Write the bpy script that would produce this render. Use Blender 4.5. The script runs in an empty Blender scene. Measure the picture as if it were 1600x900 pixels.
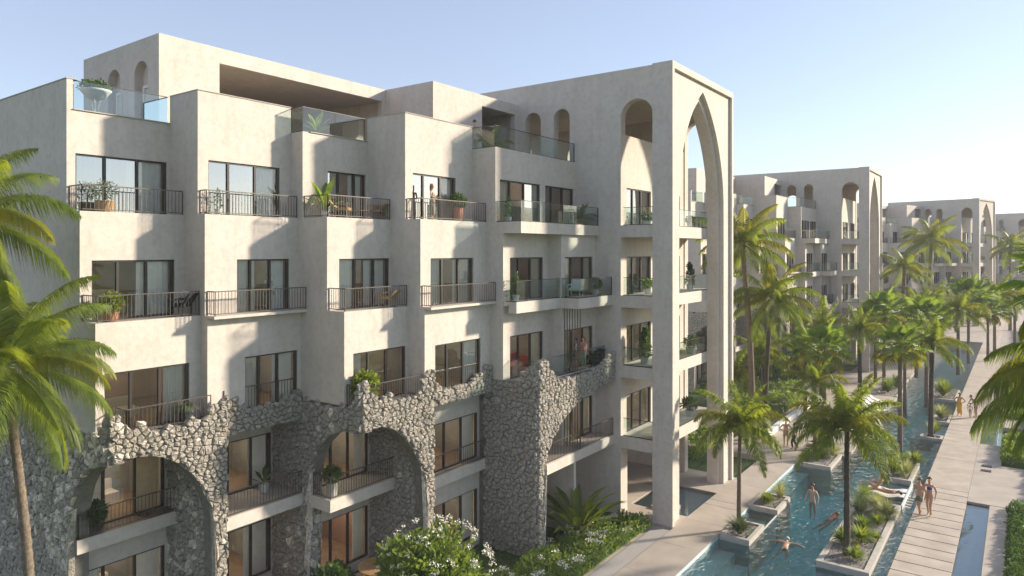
import bpy, bmesh, math, random
from mathutils import Vector, Matrix, noise
from math import sin, cos, pi, radians, sqrt, atan2
random.seed(7)
SC = bpy.context.scene
COL = SC.collection
# ------------------------------------------------------------------ camera
# world axes: X = towards the pool, Y = along the pool, Z = up, metres
cam_d = bpy.data.cameras.new('camera'); cam = bpy.data.objects.new('camera', cam_d); COL.objects.link(cam)
cam_d.sensor_width = 36; cam_d.lens = 36 * 1090 / 1600; cam_d.shift_y = -59 / 1600
cam_d.clip_start = 0.1; cam_d.clip_end = 3000
cam.location = (0, 0, 12.06); cam.rotation_euler = (radians(90), 0, math.atan2(.5893, .8079))
SC.camera = cam
# ------------------------------------------------------------------ light
SUN_EL = radians(22); SUN_AZ = atan2(.62, .78)
D = Vector((sin(SUN_AZ) * cos(SUN_EL), cos(SUN_AZ) * cos(SUN_EL), sin(SUN_EL)))
w = bpy.data.worlds.new('World'); SC.world = w; w.use_nodes = True
nt = w.node_tree; bg = nt.nodes['Background']
sky = nt.nodes.new('ShaderNodeTexSky'); sky.sky_type = 'NISHITA'; sky.sun_disc = False
sky.sun_elevation = SUN_EL; sky.sun_rotation = SUN_AZ; sky.air_density = 1.0; sky.dust_density = 0.35; sky.ozone_density = 2.0
hsv = nt.nodes.new('ShaderNodeHueSaturation'); hsv.inputs['Saturation'].default_value = .85; hsv.inputs['Hue'].default_value = .505
nt.links.new(sky.outputs[0], hsv.inputs['Color']); # thin high veil: pulls the whole sky a little towards one pale blue
veil = nt.nodes.new('ShaderNodeMixRGB'); veil.inputs[0].default_value = .42; veil.inputs[2].default_value = (2.25, 2.42, 3.05, 1)
nt.links.new(hsv.outputs[0], veil.inputs[1]); nt.links.new(veil.outputs[0], bg.inputs[0]); bg.inputs[1].default_value = 0.12
sl = bpy.data.lights.new('sun', 'SUN'); sl.energy = 4.2; sl.angle = radians(3.5); sl.color = (1.0, 0.88, 0.71)
so = bpy.data.objects.new('sun', sl); COL.objects.link(so); so.rotation_euler = D.to_track_quat('Z', 'Y').to_euler(); so.location = (30, 40, 40)
SC.view_settings.view_transform = 'Standard'; SC.view_settings.look = 'None'
SC.view_settings.exposure = 1.02; SC.view_settings.gamma = 1
SC.cycles.max_bounces = 8; SC.cycles.transparent_max_bounces = 24; SC.cycles.sample_clamp_indirect = 4
SC.cycles.caustics_reflective = False; SC.cycles.caustics_refractive = False
SC.cycles.volume_bounces = 0

# ------------------------------------------------------------------ materials
M = {}
def mat(name): 
    m = bpy.data.materials.new(name); m.use_nodes = True; M[name] = m
    return m, m.node_tree, m.node_tree.nodes['Principled BSDF']
def N(nt, t, **k):
    n = nt.nodes.new('ShaderNode' + t)
    for a, b in k.items(): setattr(n, a, b)
    return n
def surf(name, c1, c2=None, scale=2.0, rough=.85, bump=0.0, bscale=30, metal=0, detail=6, c3=None, s3=.3, emis=None, spec=None, rnd=0):
    m, t, p = mat(name)
    p.inputs['Roughness'].default_value = rough; p.inputs['Metallic'].default_value = metal
    if spec is not None: p.inputs['Specular IOR Level'].default_value = spec
    p.inputs['Base Color'].default_value = (*c1, 1)
    geo = N(t, 'NewGeometry')
    out = None
    if c2:
        n = N(t, 'TexNoise'); n.inputs['Scale'].default_value = scale; n.inputs['Detail'].default_value = detail
        t.links.new(geo.outputs['Position'], n.inputs['Vector'])
        r = N(t, 'ValToRGB'); r.color_ramp.elements[0].position = .35; r.color_ramp.elements[1].position = .65
        r.color_ramp.elements[0].color = (*c1, 1); r.color_ramp.elements[1].color = (*c2, 1)
        t.links.new(n.outputs[0], r.inputs[0]); out = r.outputs[0]
        if c3:
            n3 = N(t, 'TexNoise'); n3.inputs['Scale'].default_value = s3; n3.inputs['Detail'].default_value = 4
            t.links.new(geo.outputs['Position'], n3.inputs['Vector'])
            r3 = N(t, 'ValToRGB'); r3.color_ramp.elements[0].position = .45; r3.color_ramp.elements[1].position = .7
            t.links.new(n3.outputs[0], r3.inputs[0])
            mx = N(t, 'MixRGB'); mx.inputs[2].default_value = (*c3, 1)
            t.links.new(r3.outputs[0], mx.inputs[0]); t.links.new(out, mx.inputs[1]); out = mx.outputs[0]
    if rnd:
        oi = N(t, 'ObjectInfo'); mr = N(t, 'MapRange'); mr.inputs[3].default_value = 1 - rnd; mr.inputs[4].default_value = 1 + rnd
        t.links.new(oi.outputs['Random'], mr.inputs[0])
        hv = N(t, 'HueSaturation'); t.links.new(mr.outputs[0], hv.inputs['Value'])
        if out: t.links.new(out, hv.inputs['Color'])
        else: hv.inputs['Color'].default_value = (*c1, 1)
        out = hv.outputs[0]
    if out: t.links.new(out, p.inputs['Base Color'])
    if bump:
        b = N(t, 'TexNoise'); b.inputs['Scale'].default_value = bscale; b.inputs['Detail'].default_value = 5
        t.links.new(geo.outputs['Position'], b.inputs['Vector'])
        bn = N(t, 'Bump'); bn.inputs['Strength'].default_value = bump; bn.inputs['Distance'].default_value = .02
        t.links.new(b.outputs[0], bn.inputs['Height']); t.links.new(bn.outputs[0], p.inputs['Normal'])
    if emis: p.inputs['Emission Color'].default_value = (*emis[0], 1); p.inputs['Emission Strength'].default_value = emis[1]
    return m
def plaster():
    m, t, p = mat('plaster'); p.inputs['Roughness'].default_value = .9; p.inputs['Specular IOR Level'].default_value = .25
    geo = N(t, 'NewGeometry')
    def nz(scale, lo, hi, det=7, sx=None):
        src = geo.outputs['Position']
        if sx:
            mp = N(t, 'Mapping'); mp.inputs['Scale'].default_value = sx; t.links.new(src, mp.inputs[0]); src = mp.outputs[0]
        n = N(t, 'TexNoise'); n.inputs['Scale'].default_value = scale; n.inputs['Detail'].default_value = det; n.inputs['Roughness'].default_value = .65
        t.links.new(src, n.inputs['Vector']); r = N(t, 'MapRange'); r.inputs[1].default_value = lo; r.inputs[2].default_value = hi
        t.links.new(n.outputs[0], r.inputs[0]); return r.outputs[0]
    m1 = N(t, 'MixRGB'); m1.inputs[1].default_value = (.64, .57, .505, 1); m1.inputs[2].default_value = (.57, .505, .44, 1)
    t.links.new(nz(.9, .35, .7), m1.inputs[0])
    m2 = N(t, 'MixRGB'); m2.inputs[2].default_value = (.46, .395, .34, 1)
    st = nz(1.3, .5, .8, 6, (2.8, 2.8, .28)); ml = N(t, 'Math', operation='MULTIPLY'); ml.inputs[1].default_value = .5
    t.links.new(st, ml.inputs[0]); t.links.new(ml.outputs[0], m2.inputs[0]); t.links.new(m1.outputs[0], m2.inputs[1])
    m3 = N(t, 'MixRGB', blend_type='MULTIPLY'); m3.inputs[0].default_value = .25; t.links.new(m2.outputs[0], m3.inputs[1])
    t.links.new(nz(5, .1, .55, 6), m3.inputs[2]); t.links.new(m3.outputs[0], p.inputs['Base Color'])
    b = N(t, 'TexNoise'); b.inputs['Scale'].default_value = 9; b.inputs['Detail'].default_value = 8; t.links.new(geo.outputs['Position'], b.inputs['Vector'])
    bn = N(t, 'Bump'); bn.inputs['Strength'].default_value = .25; bn.inputs['Distance'].default_value = .02
    t.links.new(b.outputs[0], bn.inputs['Height']); t.links.new(bn.outputs[0], p.inputs['Normal'])
plaster()
surf('stone', (.76, .69, .59), (.33, .30, .26), 11, .95, 1.0, 22, c3=(.52, .46, .37), s3=2.6, rnd=.38)
for n_ in M['stone'].node_tree.nodes:
    if n_.type == 'BUMP': n_.inputs['Distance'].default_value = .045
surf('mortar', (.15, .135, .115), (.22, .20, .17), 6, .95, .5, 30)
surf('metal_dark', (.045, .040, .034), rough=.45, metal=.3)
surf('metal_rail', (.12, .105, .09), rough=.4, metal=.5)
surf('room_wall', (.27, .25, .22), (.20, .185, .165), 1.2, .9)
surf('room_wall_red', (.26, .15, .11), (.20, .115, .08), 1.2, .8)
surf('wood_floor', (.22, .14, .085), (.16, .10, .06), 3, .5)
surf('deck_paving', (.46, .40, .34), (.40, .345, .29), 1.1, .7, .15, 20, c3=(.36, .31, .265), s3=.6, rnd=.06)
surf('walk_paving', (.50, .43, .355), (.42, .36, .30), 1.6, .75, .2, 24, c3=(.38, .32, .265), s3=.9, rnd=.07)
surf('concrete', (.50, .46, .41), (.42, .385, .34), 2.5, .8, .2, 30)
surf('pool_tile', (.62, .78, .78), (.55, .72, .74), 2, .35)
surf('pool_floor', (.27, .74, .78), (.20, .66, .72), .5, .4, c3=(.42, .78, .79), s3=.35)
surf('pool_shelf', (.62, .66, .65), (.55, .60, .60), 1.5, .5)
surf('gravel', (.33, .30, .28), (.15, .135, .125), 22, .95, .9, 40)
surf('gravel_pale', (.42, .39, .37), (.30, .28, .265), 26, .95, .6, 50)
surf('lawn', (.045, .085, .018), (.07, .12, .03), 6, .95, .9, 40)
surf('soil', (.05, .04, .03), (.08, .065, .05), 6, .95)
surf('trunk', (.22, .17, .12), (.12, .09, .065), 14, .9, .8, 30)
surf('trunk_dark', (.10, .08, .06), (.055, .045, .035), 14, .9, .8, 30)
surf('terracotta', (.42, .20, .12), (.36, .17, .10), 6, .8)
surf('white_paint', (.75, .73, .69), rough=.6)
surf('pot_white', (.62, .60, .56), (.55, .53, .49), 5, .7)
surf('wicker', (.45, .30, .15), (.35, .22, .11), 20, .8)
surf('black_fabric', (.02, .02, .022), rough=.8)
surf('red_fabric', (.35, .035, .03), rough=.8)
surf('cushion', (.55, .48, .42), rough=.9)
surf('wood', (.40, .25, .12), (.30, .18, .08), 6, .6)
surf('flower_white', (.74, .70, .56), rough=.7)
surf('flower_purple', (.25, .22, .62), rough=.7)
surf('skin', (.48, .27, .17), rough=.55); surf('skin_tan', (.36, .18, .10), rough=.55); surf('skin_pale', (.60, .38, .27), rough=.55)
surf('hair_dark', (.02, .015, .012), rough=.6); surf('hair_red', (.32, .12, .04), rough=.6); surf('hair_blond', (.45, .25, .09), rough=.6); surf('hair_brown', (.12, .06, .03), rough=.6)
for nm, c in dict(cloth_olive=(.12, .16, .10), cloth_blue=(.04, .05, .28), cloth_yellow=(.72, .40, .04), cloth_grey=(.30, .30, .33), cloth_black=(.02, .02, .02),
                  cloth_white=(.78, .76, .72), cloth_pink=(.55, .27, .22), cloth_sand=(.52, .42, .30), cloth_green=(.30, .40, .30), cloth_khaki=(.30, .26, .20), cloth_orange=(.6, .2, .05), eye_dark=(.02, .015, .01)).items(): surf(nm, c, rough=.8)
surf('lamp_glow', (1, .85, .6), emis=((1.0, .84, .62), 11.0))
surf('lamp_mid', (1, .85, .6), emis=((1.0, .82, .60), 5.0))
surf('lamp_soft', (1, .85, .6), emis=((1.0, .86, .68), 1.6))
surf('art_teal', (.03, .30, .36), (.55, .32, .12), 2.2, .7)
surf('art_green', (.10, .16, .04), (.35, .30, .16), 3.5, .8)

def leafmat(name, c1, c2, tc, tr=.35):
    m = bpy.data.materials.new(name); m.use_nodes = True; M[name] = m; t = m.node_tree
    for n in list(t.nodes): t.nodes.remove(n)
    o = N(t, 'OutputMaterial'); geo = N(t, 'NewGeometry')
    n = N(t, 'TexNoise'); n.inputs['Scale'].default_value = 3.5; n.inputs['Detail'].default_value = 4
    t.links.new(geo.outputs['Position'], n.inputs['Vector'])
    r = N(t, 'ValToRGB'); r.color_ramp.elements[0].position = .38; r.color_ramp.elements[1].position = .62
    r.color_ramp.elements[0].color = (*c1, 1); r.color_ramp.elements[1].color = (*c2, 1); t.links.new(n.outputs[0], r.inputs[0])
    hv = N(t, 'HueSaturation'); oi = N(t, 'ObjectInfo'); mr = N(t, 'MapRange'); mr.inputs[3].default_value = .75; mr.inputs[4].default_value = 1.3
    t.links.new(oi.outputs['Random'], mr.inputs[0]); t.links.new(mr.outputs[0], hv.inputs['Value']); t.links.new(r.outputs[0], hv.inputs['Color'])
    p = N(t, 'BsdfPrincipled'); p.inputs['Roughness'].default_value = .5; p.inputs['Specular IOR Level'].default_value = .35
    t.links.new(hv.outputs[0], p.inputs['Base Color'])
    tl = N(t, 'BsdfTranslucent'); tl.inputs[0].default_value = (*tc, 1)
    mx = N(t, 'MixShader'); mx.inputs[0].default_value = tr
    t.links.new(p.outputs[0], mx.inputs[1]); t.links.new(tl.outputs[0], mx.inputs[2]); t.links.new(mx.outputs[0], o.inputs[0])
leafmat('curtain', (.93, .92, .88), (.86, .85, .81), (.9, .88, .82), .12); leafmat('curtain_tan', (.70, .61, .45), (.60, .52, .37), (.7, .6, .42), .15)
leafmat('palm_leaf', (.075, .125, .022), (.165, .21, .035), (.42, .49, .04), .42)
leafmat('palm_leaf_yellow', (.10, .135, .02), (.20, .20, .03), (.46, .44, .03), .4)
leafmat('fan_leaf', (.07, .145, .025), (.16, .235, .04), (.38, .50, .05), .42)
leafmat('bush_leaf', (.08, .135, .025), (.16, .22, .05), (.34, .46, .06), .36)
leafmat('bush_dark', (.03, .065, .018), (.065, .115, .03), (.14, .26, .03), .28)
leafmat('bush_lime', (.12, .19, .03), (.22, .27, .05), (.45, .52, .05), .4)
leafmat('grass_pale', (.30, .33, .12), (.42, .42, .20), (.60, .62, .22), .4)
leafmat('olive_leaf', (.10, .13, .07), (.16, .19, .10), (.22, .28, .10), .25)

def glassmat(name, tint, refl, frn=1.0, bump=0, bsc=1.2):
    m = bpy.data.materials.new(name); m.use_nodes = True; M[name] = m; t = m.node_tree
    for n in list(t.nodes): t.nodes.remove(n)
    o = N(t, 'OutputMaterial'); tr = N(t, 'BsdfTransparent'); tr.inputs[0].default_value = (*tint, 1)
    g = N(t, 'BsdfGlossy'); g.inputs['Roughness'].default_value = .02; g.inputs[0].default_value = (1, 1, 1, 1)
    f = N(t, 'Fresnel'); f.inputs[0].default_value = 1.45
    mr = N(t, 'MapRange'); mr.inputs[3].default_value = refl; mr.inputs[4].default_value = frn
    t.links.new(f.outputs[0], mr.inputs[0])
    mx = N(t, 'MixShader'); t.links.new(mr.outputs[0], mx.inputs[0]); t.links.new(tr.outputs[0], mx.inputs[1]); t.links.new(g.outputs[0], mx.inputs[2])
    t.links.new(mx.outputs[0], o.inputs[0])
    if bump:
        geo = N(t, 'NewGeometry'); mp = N(t, 'Mapping'); mp.inputs['Scale'].default_value = (bsc, bsc * .55, bsc); t.links.new(geo.outputs['Position'], mp.inputs[0])
        n = N(t, 'TexNoise'); n.inputs['Scale'].default_value = 1.6; n.inputs['Detail'].default_value = 3; n.inputs['Distortion'].default_value = .8
        t.links.new(mp.outputs[0], n.inputs['Vector'])
        b = N(t, 'Bump'); b.inputs['Strength'].default_value = bump; b.inputs['Distance'].default_value = .1
        t.links.new(n.outputs[0], b.inputs['Height']); t.links.new(b.outputs[0], g.inputs['Normal']); t.links.new(b.outputs[0], f.inputs['Normal'])
glassmat('glass', (.94, .96, .94), .09)
glassmat('glass_coated', (.62, .66, .66), .42)
glassmat('glass_rail', (.76, .89, .86), .08, .8)
glassmat('water', (.68, .93, .95), .04, .95, 1.1, 2.2)
glassmat('water_still', (.72, .86, .90), .05, .95, .08, 1.0)

# ------------------------------------------------------------------ mesh builder
ORG = {}
class MB:
    def __init__(s): s.v = []; s.f = []
    def add(s, vs, fs):
        o = len(s.v); s.v += [tuple(p) for p in vs]; s.f += [tuple(i + o for i in f) for f in fs]; return s
    def box(s, x0, x1, y0, y1, z0, z1):
        if x0 > x1: x0, x1 = x1, x0
        if y0 > y1: y0, y1 = y1, y0
        return s.add([(x0, y0, z0), (x1, y0, z0), (x1, y1, z0), (x0, y1, z0), (x0, y0, z1), (x1, y0, z1), (x1, y1, z1), (x0, y1, z1)],
                     [(0, 3, 2, 1), (4, 5, 6, 7), (0, 1, 5, 4), (1, 2, 6, 5), (2, 3, 7, 6), (3, 0, 4, 7)])
    def tube(s, pts, rs, n=6, cap=True):
        pts = [Vector(p) for p in pts]
        if not hasattr(rs, '__len__'): rs = [rs] * len(pts)
        rings = []; up = Vector((0, 0, 1))
        for i, p in enumerate(pts):
            d = (pts[min(i + 1, len(pts) - 1)] - pts[max(i - 1, 0)]).normalized()
            a = d.cross(up if abs(d.z) < .95 else Vector((1, 0, 0))).normalized(); b = d.cross(a)
            rings.append([p + (a * cos(2 * pi * k / n) + b * sin(2 * pi * k / n)) * rs[i] for k in range(n)])
        vs = [q for r in rings for q in r]
        fs = [(i * n + k, i * n + (k + 1) % n, (i + 1) * n + (k + 1) % n, (i + 1) * n + k) for i in range(len(pts) - 1) for k in range(n)]
        if cap: fs += [tuple(range(n))[::-1], tuple((len(pts) - 1) * n + k for k in range(n))]
        return s.add(vs, fs)
    def lathe(s, c, prof, n=14, sx=1, sy=1):
        vs = [(c[0] + r * cos(2 * pi * k / n) * sx, c[1] + r * sin(2 * pi * k / n) * sy, c[2] + z) for r, z in prof for k in range(n)]
        m = len(prof)
        fs = [(i * n + k, i * n + (k + 1) % n, (i + 1) * n + (k + 1) % n, (i + 1) * n + k) for i in range(m - 1) for k in range(n)]
        fs += [tuple(range(n))[::-1], tuple((m - 1) * n + k for k in range(n))]
        return s.add(vs, fs)
    def build(s, name, m, parent=None, smooth=False, loc=None, **props):
        me = bpy.data.meshes.new(name)
        o = Vector(ORG.get(parent.name, (0, 0, 0))) if parent else Vector(loc or (0, 0, 0))
        if parent: me.from_pydata([(p[0] - o.x, p[1] - o.y, p[2] - o.z) for p in s.v], [], s.f)
        else: me.from_pydata([(p[0] - o.x, p[1] - o.y, p[2] - o.z) for p in s.v], [], s.f)
        me.materials.append(M[m]); me.update()
        if smooth: me.shade_smooth()
        ob = bpy.data.objects.new(name, me); COL.objects.link(ob)
        if parent: ob.parent = parent
        else: ob.location = o
        ORG[ob.name] = tuple(o)
        for k, v in props.items(): ob[k] = v
        return ob
def thing(name, label, cat, loc, group=None, rz=0):
    o = bpy.data.objects.new(name, None); COL.objects.link(o); o.location = loc; o.rotation_euler = (0, 0, rz); o.empty_display_size = .2
    o['label'] = label; o['category'] = cat
    if group: o['group'] = group
    ORG[o.name] = tuple(loc) if rz == 0 else (0, 0, 0)
    return o
def share(name, me, parent, loc=(0, 0, 0), rot=(0, 0, 0), sc=(1, 1, 1), **props):
    o = bpy.data.objects.new(name, me); COL.objects.link(o)
    if parent: o.parent = parent
    o.location = loc; o.rotation_euler = rot; o.scale = sc if hasattr(sc, '__len__') else (sc,) * 3
    for k, v in props.items(): o[k] = v
    return o
def kids(o): return [c for c in COL.objects if c.parent == o]
def fv(vf):   # wall facing +X: local (a=Y, z, d=outwards)
    return lambda a, z, d: (vf + d, a, z)
def fu(uf):   # wall facing -Y: local (a=X, z, d=outwards)
    return lambda a, z, d: (a, uf - d, z)
def wall(mb, F, th, a0, a1, z0, z1, holes=()):
    As = sorted({a0, a1, *[max(a0, min(a1, h[i])) for h in holes for i in (0, 1)]})
    Zs = sorted({z0, z1, *[max(z0, min(z1, h[i])) for h in holes for i in (2, 3)]})
    na, nz = len(As) - 1, len(Zs) - 1
    def solid(i, j):
        if i < 0 or j < 0 or i >= na or j >= nz: return False
        ca, cz = (As[i] + As[i + 1]) / 2, (Zs[j] + Zs[j + 1]) / 2
        return not any(h[0] < ca < h[1] and h[2] < cz < h[3] for h in holes)
    for i in range(na):
        for j in range(nz):
            if not solid(i, j): continue
            A, B, C, E = As[i], As[i + 1], Zs[j], Zs[j + 1]
            q = lambda *p: mb.add([F(*k) for k in p], [(0, 1, 2, 3)])
            q((A, C, 0), (B, C, 0), (B, E, 0), (A, E, 0)); q((A, C, -th), (A, E, -th), (B, E, -th), (B, C, -th))
            if not solid(i - 1, j): q((A, C, 0), (A, E, 0), (A, E, -th), (A, C, -th))
            if not solid(i + 1, j): q((B, C, 0), (B, C, -th), (B, E, -th), (B, E, 0))
            if not solid(i, j - 1): q((A, C, 0), (A, C, -th), (B, C, -th), (B, C, 0))
            if not solid(i, j + 1): q((A, E, 0), (B, E, 0), (B, E, -th), (A, E, -th))
def strip(mb, F, th, curve, ztop, ends=True, d0=0):
    """wall piece between a curve (list of a,z) and ztop"""
    for (a, z), (b, y) in zip(curve, curve[1:]):
        mb.add([F(a, z, d0), F(b, y, d0), F(b, ztop, d0), F(a, ztop, d0), F(a, z, d0 - th), F(b, y, d0 - th), F(b, ztop, d0 - th), F(a, ztop, d0 - th)],
               [(0, 1, 2, 3), (5, 4, 7, 6), (4, 5, 1, 0), (3, 2, 6, 7)])
    if ends:
        for (a, z) in (curve[0], curve[-1]): mb.add([F(a, z, d0), F(a, ztop, d0), F(a, ztop, d0 - th), F(a, z, d0 - th)], [(0, 1, 2, 3)])
def round_arch(a0, a1, zs, n=14, ry=None):
    c, r = (a0 + a1) / 2, (a1 - a0) / 2
    return [(c - r * cos(pi * k / n), zs + (ry or r) * sin(pi * k / n)) for k in range(n + 1)]
def pointed_arch(a0, a1, zs, rise, n=14):
    hw = (a1 - a0) / 2; R = (rise * rise + hw * hw) / (2 * hw); c = (a0 + a1) / 2
    L = []
    for k in range(n + 1):
        th = math.asin(rise / R) * k / n
        L.append((a0 + R - R * cos(th), zs + R * sin(th)))
    return L + [(2 * c - a, z) for a, z in L[-2::-1]]

# ------------------------------------------------------------------ stone cladding (convex field stones)
ALLST = []
def clip(poly, px, pz, nx, nz):
    out = []
    for i in range(len(poly)):
        a, b = poly[i], poly[(i + 1) % len(poly)]
        da = (a[0] - px) * nx + (a[1] - pz) * nz; db = (b[0] - px) * nx + (b[1] - pz) * nz
        if da <= 0: out.append(a)
        if da * db < 0:
            t = da / (da - db); out.append((a[0] + (b[0] - a[0]) * t, a[1] + (b[1] - a[1]) * t))
    return out
def stones(F, a0, a1, z0, z1, low=None, top=None, size=.30, rnd=None, proud=.13, region=None):
    """fill a wall rectangle with irregular stones; low(a) = arch curve, top(a) = ragged crest"""
    rnd = rnd or random.Random(int(abs(a0 * 97 + z1 * 13)))
    seeds = []; rows = max(1, int((z1 - z0) / (size * .66))); 
    for j in range(-1, rows + 1):
        z = z0 + (j + .5) * (z1 - z0) / rows; nc = max(1, int((a1 - a0) / size)); off = rnd.random()
        for i in range(-1, nc + 1):
            if rnd.random() < .12: continue
            seeds.append((a0 + (i + off + rnd.uniform(-.3, .3)) * (a1 - a0) / nc, z + rnd.uniform(-.22, .22) * (z1 - z0) / rows))
    seeds = [s for s in seeds if a0 - size < s[0] < a1 + size and z0 - size < s[1] < z1 + size]
    for s in seeds:
        if not (a0 - .02 <= s[0] <= a1 + .02 and z0 - .02 <= s[1] <= z1 + .02): continue
        if top and s[1] > top(s[0]): continue
        if low and s[1] < low(s[0]) + .02: continue
        if region and not region(*s): continue
        P = [(max(a0, s[0] - size), max(z0, s[1] - size)), (min(a1, s[0] + size), max(z0, s[1] - size)), (min(a1, s[0] + size), min(z1 + .15, s[1] + size)), (max(a0, s[0] - size), min(z1 + .15, s[1] + size))]
        for q in seeds:
            if q is s: continue
            dx, dz = q[0] - s[0], q[1] - s[1]; L = sqrt(dx * dx + dz * dz)
            if L > size * 2 or L < 1e-5: continue
            P = clip(P, (s[0] + q[0]) / 2 - dx / L * .006, (s[1] + q[1]) / 2 - dz / L * .006, dx / L, dz / L)
            if len(P) < 3: break
        if len(P) < 3: continue
        if low: P = [(a, max(z, low(a))) for a, z in P]
        ca = sum(p[0] for p in P) / len(P); cz = sum(p[1] for p in P) / len(P)
        area = abs(sum(P[i][0] * P[(i + 1) % len(P)][1] - P[(i + 1) % len(P)][0] * P[i][1] for i in range(len(P)))) / 2
        if area < .004: continue
        n = len(P); d = rnd.uniform(.45, 1) * proud; vs = []; fs = []
        for k, (ins, dd) in enumerate(((0, -.06), (.03, d * .4), (.16, d * .85), (.5, d * 1.0))):
            for a, z in P:
                j = rnd.uniform(-.045, .045) * size if k else 0
                vs.append(F(a + (ca - a) * ins + j, z + (cz - z) * ins + j, dd + (rnd.uniform(-.22, .22) * d if k >= 2 else rnd.uniform(-.1, .1) * d if k else 0)))
        vs.append(F(ca + rnd.uniform(-.15, .15) * size, cz + rnd.uniform(-.15, .15) * size, d * rnd.uniform(.85, 1.25)))
        for k in range(3):
            for i in range(n): fs.append((k * n + i, k * n + (i + 1) % n, (k + 1) * n + (i + 1) % n, (k + 1) * n + i))
        for i in range(n): fs.append((3 * n + i, 3 * n + (i + 1) % n, 4 * n))
        ALLST.append((vs, fs, Vector(F(ca, cz, 0))))
def interp(tab):
    tab = sorted(tab)
    def f(a):
        if a <= tab[0][0]: return tab[0][1]
        for (x, y), (X, Y) in zip(tab, tab[1:]):
            if a <= X: return y + (Y - y) * (a - x) / (X - x) if X > x else Y
        return tab[-1][1]
    return f
# ------------------------------------------------------------------ windows, rails, rooms
Z = {0: .37, 1: 3.58, 2: 6.8, 3: 10.0, 4: 13.2}
DARK = 'metal_dark'
def window(par, kind, pl, a, z0, z1, inner=.09, glass='glass', curt=(1, 1), room=2.6, redroom=False, lamp=True, panes=None, cm='curtain', art=None):
    """kind 'v': faces +X at x=pl; a = list of Y of frame edges and mullions"""
    F = fv(pl - inner) if kind == 'v' else fu(pl + inner)
    f = MB(); t = .045
    def bar(A, B, C, E, d0=-.04, d1=.04):
        P = [F(A, C, d0), F(B, C, d0), F(B, E, d0), F(A, E, d0), F(A, C, d1), F(B, C, d1), F(B, E, d1), F(A, E, d1)]
        f.add(P, [(0, 1, 2, 3), (7, 6, 5, 4), (0, 4, 5, 1), (1, 5, 6, 2), (2, 6, 7, 3), (3, 7, 4, 0)])
    bar(a[0], a[0] + t, z0, z1); bar(a[-1] - 2 * t, a[-1], z0, z1); bar(a[0] + t, a[-1] - 2 * t, z1 - t * 1.2, z1); bar(a[0] + t, a[-1] - 2 * t, z0, z0 + t)
    for m in a[1:-1]: bar(m - .045, m + .03, z0 + t, z1 - t * 1.2, -.035, .05)
    W = f.build('window', DARK, par)
    for i in range(len(a) - 1):
        g = MB(); A, B = a[i] + .04, a[i + 1] - .05
        g.add([F(A, z0 + t, 0), F(B, z0 + t, 0), F(B, z1 - t, 0), F(A, z1 - t, 0)], [(0, 1, 2, 3)])
        gm = glass if not panes else panes[i]
        g.build('pane', gm, W)
    rc = random.Random(int(a[0] * 100 + z0 * 7 + pl))
    for side in (0, 1):
        if not curt[side]: continue
        wd = (a[-1] - a[0]) * rc.uniform(.2, .34) * curt[side]; A = a[0] + .06 if side == 0 else a[-1] - .1 - wd
        c = MB(); n = 22; vs = []
        for k in range(n + 1):
            y = A + wd * k / n; d = -.07 - .035 * (1 + sin(k * 2.1 + rc.uniform(-.5, .5)))
            vs += [F(y, z0 + .03, d), F(y, z1 - .05, d * .96)]
        c.add(vs, [(2 * k, 2 * k + 2, 2 * k + 3, 2 * k + 1) for k in range(n)]); c.build('curtain', cm, W, smooth=True)
    if room:
        R = MB(); A, B, zt = a[0] - .12, a[-1] + .1, z1 + .3; zb = z0 + .0
        P = lambda y, z, d: F(y, z, d)
        R.add([P(A, zb, -room), P(B, zb, -room), P(B, zt, -room), P(A, zt, -room)], [(0, 1, 2, 3)])
        R.add([P(A, zb, -.1), P(A, zb, -room), P(A, zt, -room), P(A, zt, -.1)], [(0, 1, 2, 3)])
        R.add([P(B, zb, -.1), P(B, zb, -room), P(B, zt, -room), P(B, zt, -.1)], [(0, 1, 2, 3)])
        R.add([P(A, zt, -.1), P(B, zt, -.1), P(B, zt, -room), P(A, zt, -room)], [(0, 1, 2, 3)])
        rm = R.build('room', 'room_wall_red' if redroom else 'room_wall', W)
        fl = MB(); fl.add([P(A, zb + .01, -.06), P(B, zb + .01, -.06), P(B, zb + .01, -room), P(A, zb + .01, -room)], [(0, 1, 2, 3)]); fl.build('floor', 'wood_floor', W)
        # furniture against the back wall
        s = MB(); m0 = A + (B - A) * .2; m1 = A + (B - A) * rc.uniform(.55, .8); h = rc.uniform(.35, .6)
        for (q0, q1, w0, w1, y0, y1) in ((m0, m1, zb, zb + h * .6, -room + .05, -room + .8), (m0, m1, zb, zb + h * 1.3, -room + .05, -room + .25)):
            pts = [F(q0, w0, y0), F(q1, w0, y0), F(q1, w1, y0), F(q0, w1, y0), F(q0, w0, y1), F(q1, w0, y1), F(q1, w1, y1), F(q0, w1, y1)]
            s.add(pts, [(3, 2, 1, 0), (4, 5, 6, 7), (0, 1, 5, 4), (1, 2, 6, 5), (2, 3, 7, 6), (3, 0, 4, 7)])
        s.build('sofa', rc.choice(['cushion', 'wood', 'cloth_khaki', 'pot_white']), W)
        if art:
            s = MB(); ya, yb = A + (B - A) * .35, A + (B - A) * .72
            s.add([F(ya, z0 + .55, -room + .03), F(yb, z0 + .55, -room + .03), F(yb, z1 - .15, -room + .03), F(ya, z1 - .15, -room + .03)], [(0, 1, 2, 3)]); s.build('wall_art', art, W)
        if lamp:
            l = MB(); cy = (A + B) / 2
            l.add([P(cy - .5, zt - .05, -1.1), P(cy + .5, zt - .05, -1.1), P(cy + .5, zt - .05, -1.7), P(cy - .5, zt - .05, -1.7)], [(0, 3, 2, 1)]); l.build('ceiling_lamp', 'lamp_glow' if z0 < 6.5 else 'lamp_mid' if z0 < 9 else 'lamp_soft', W)
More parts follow.
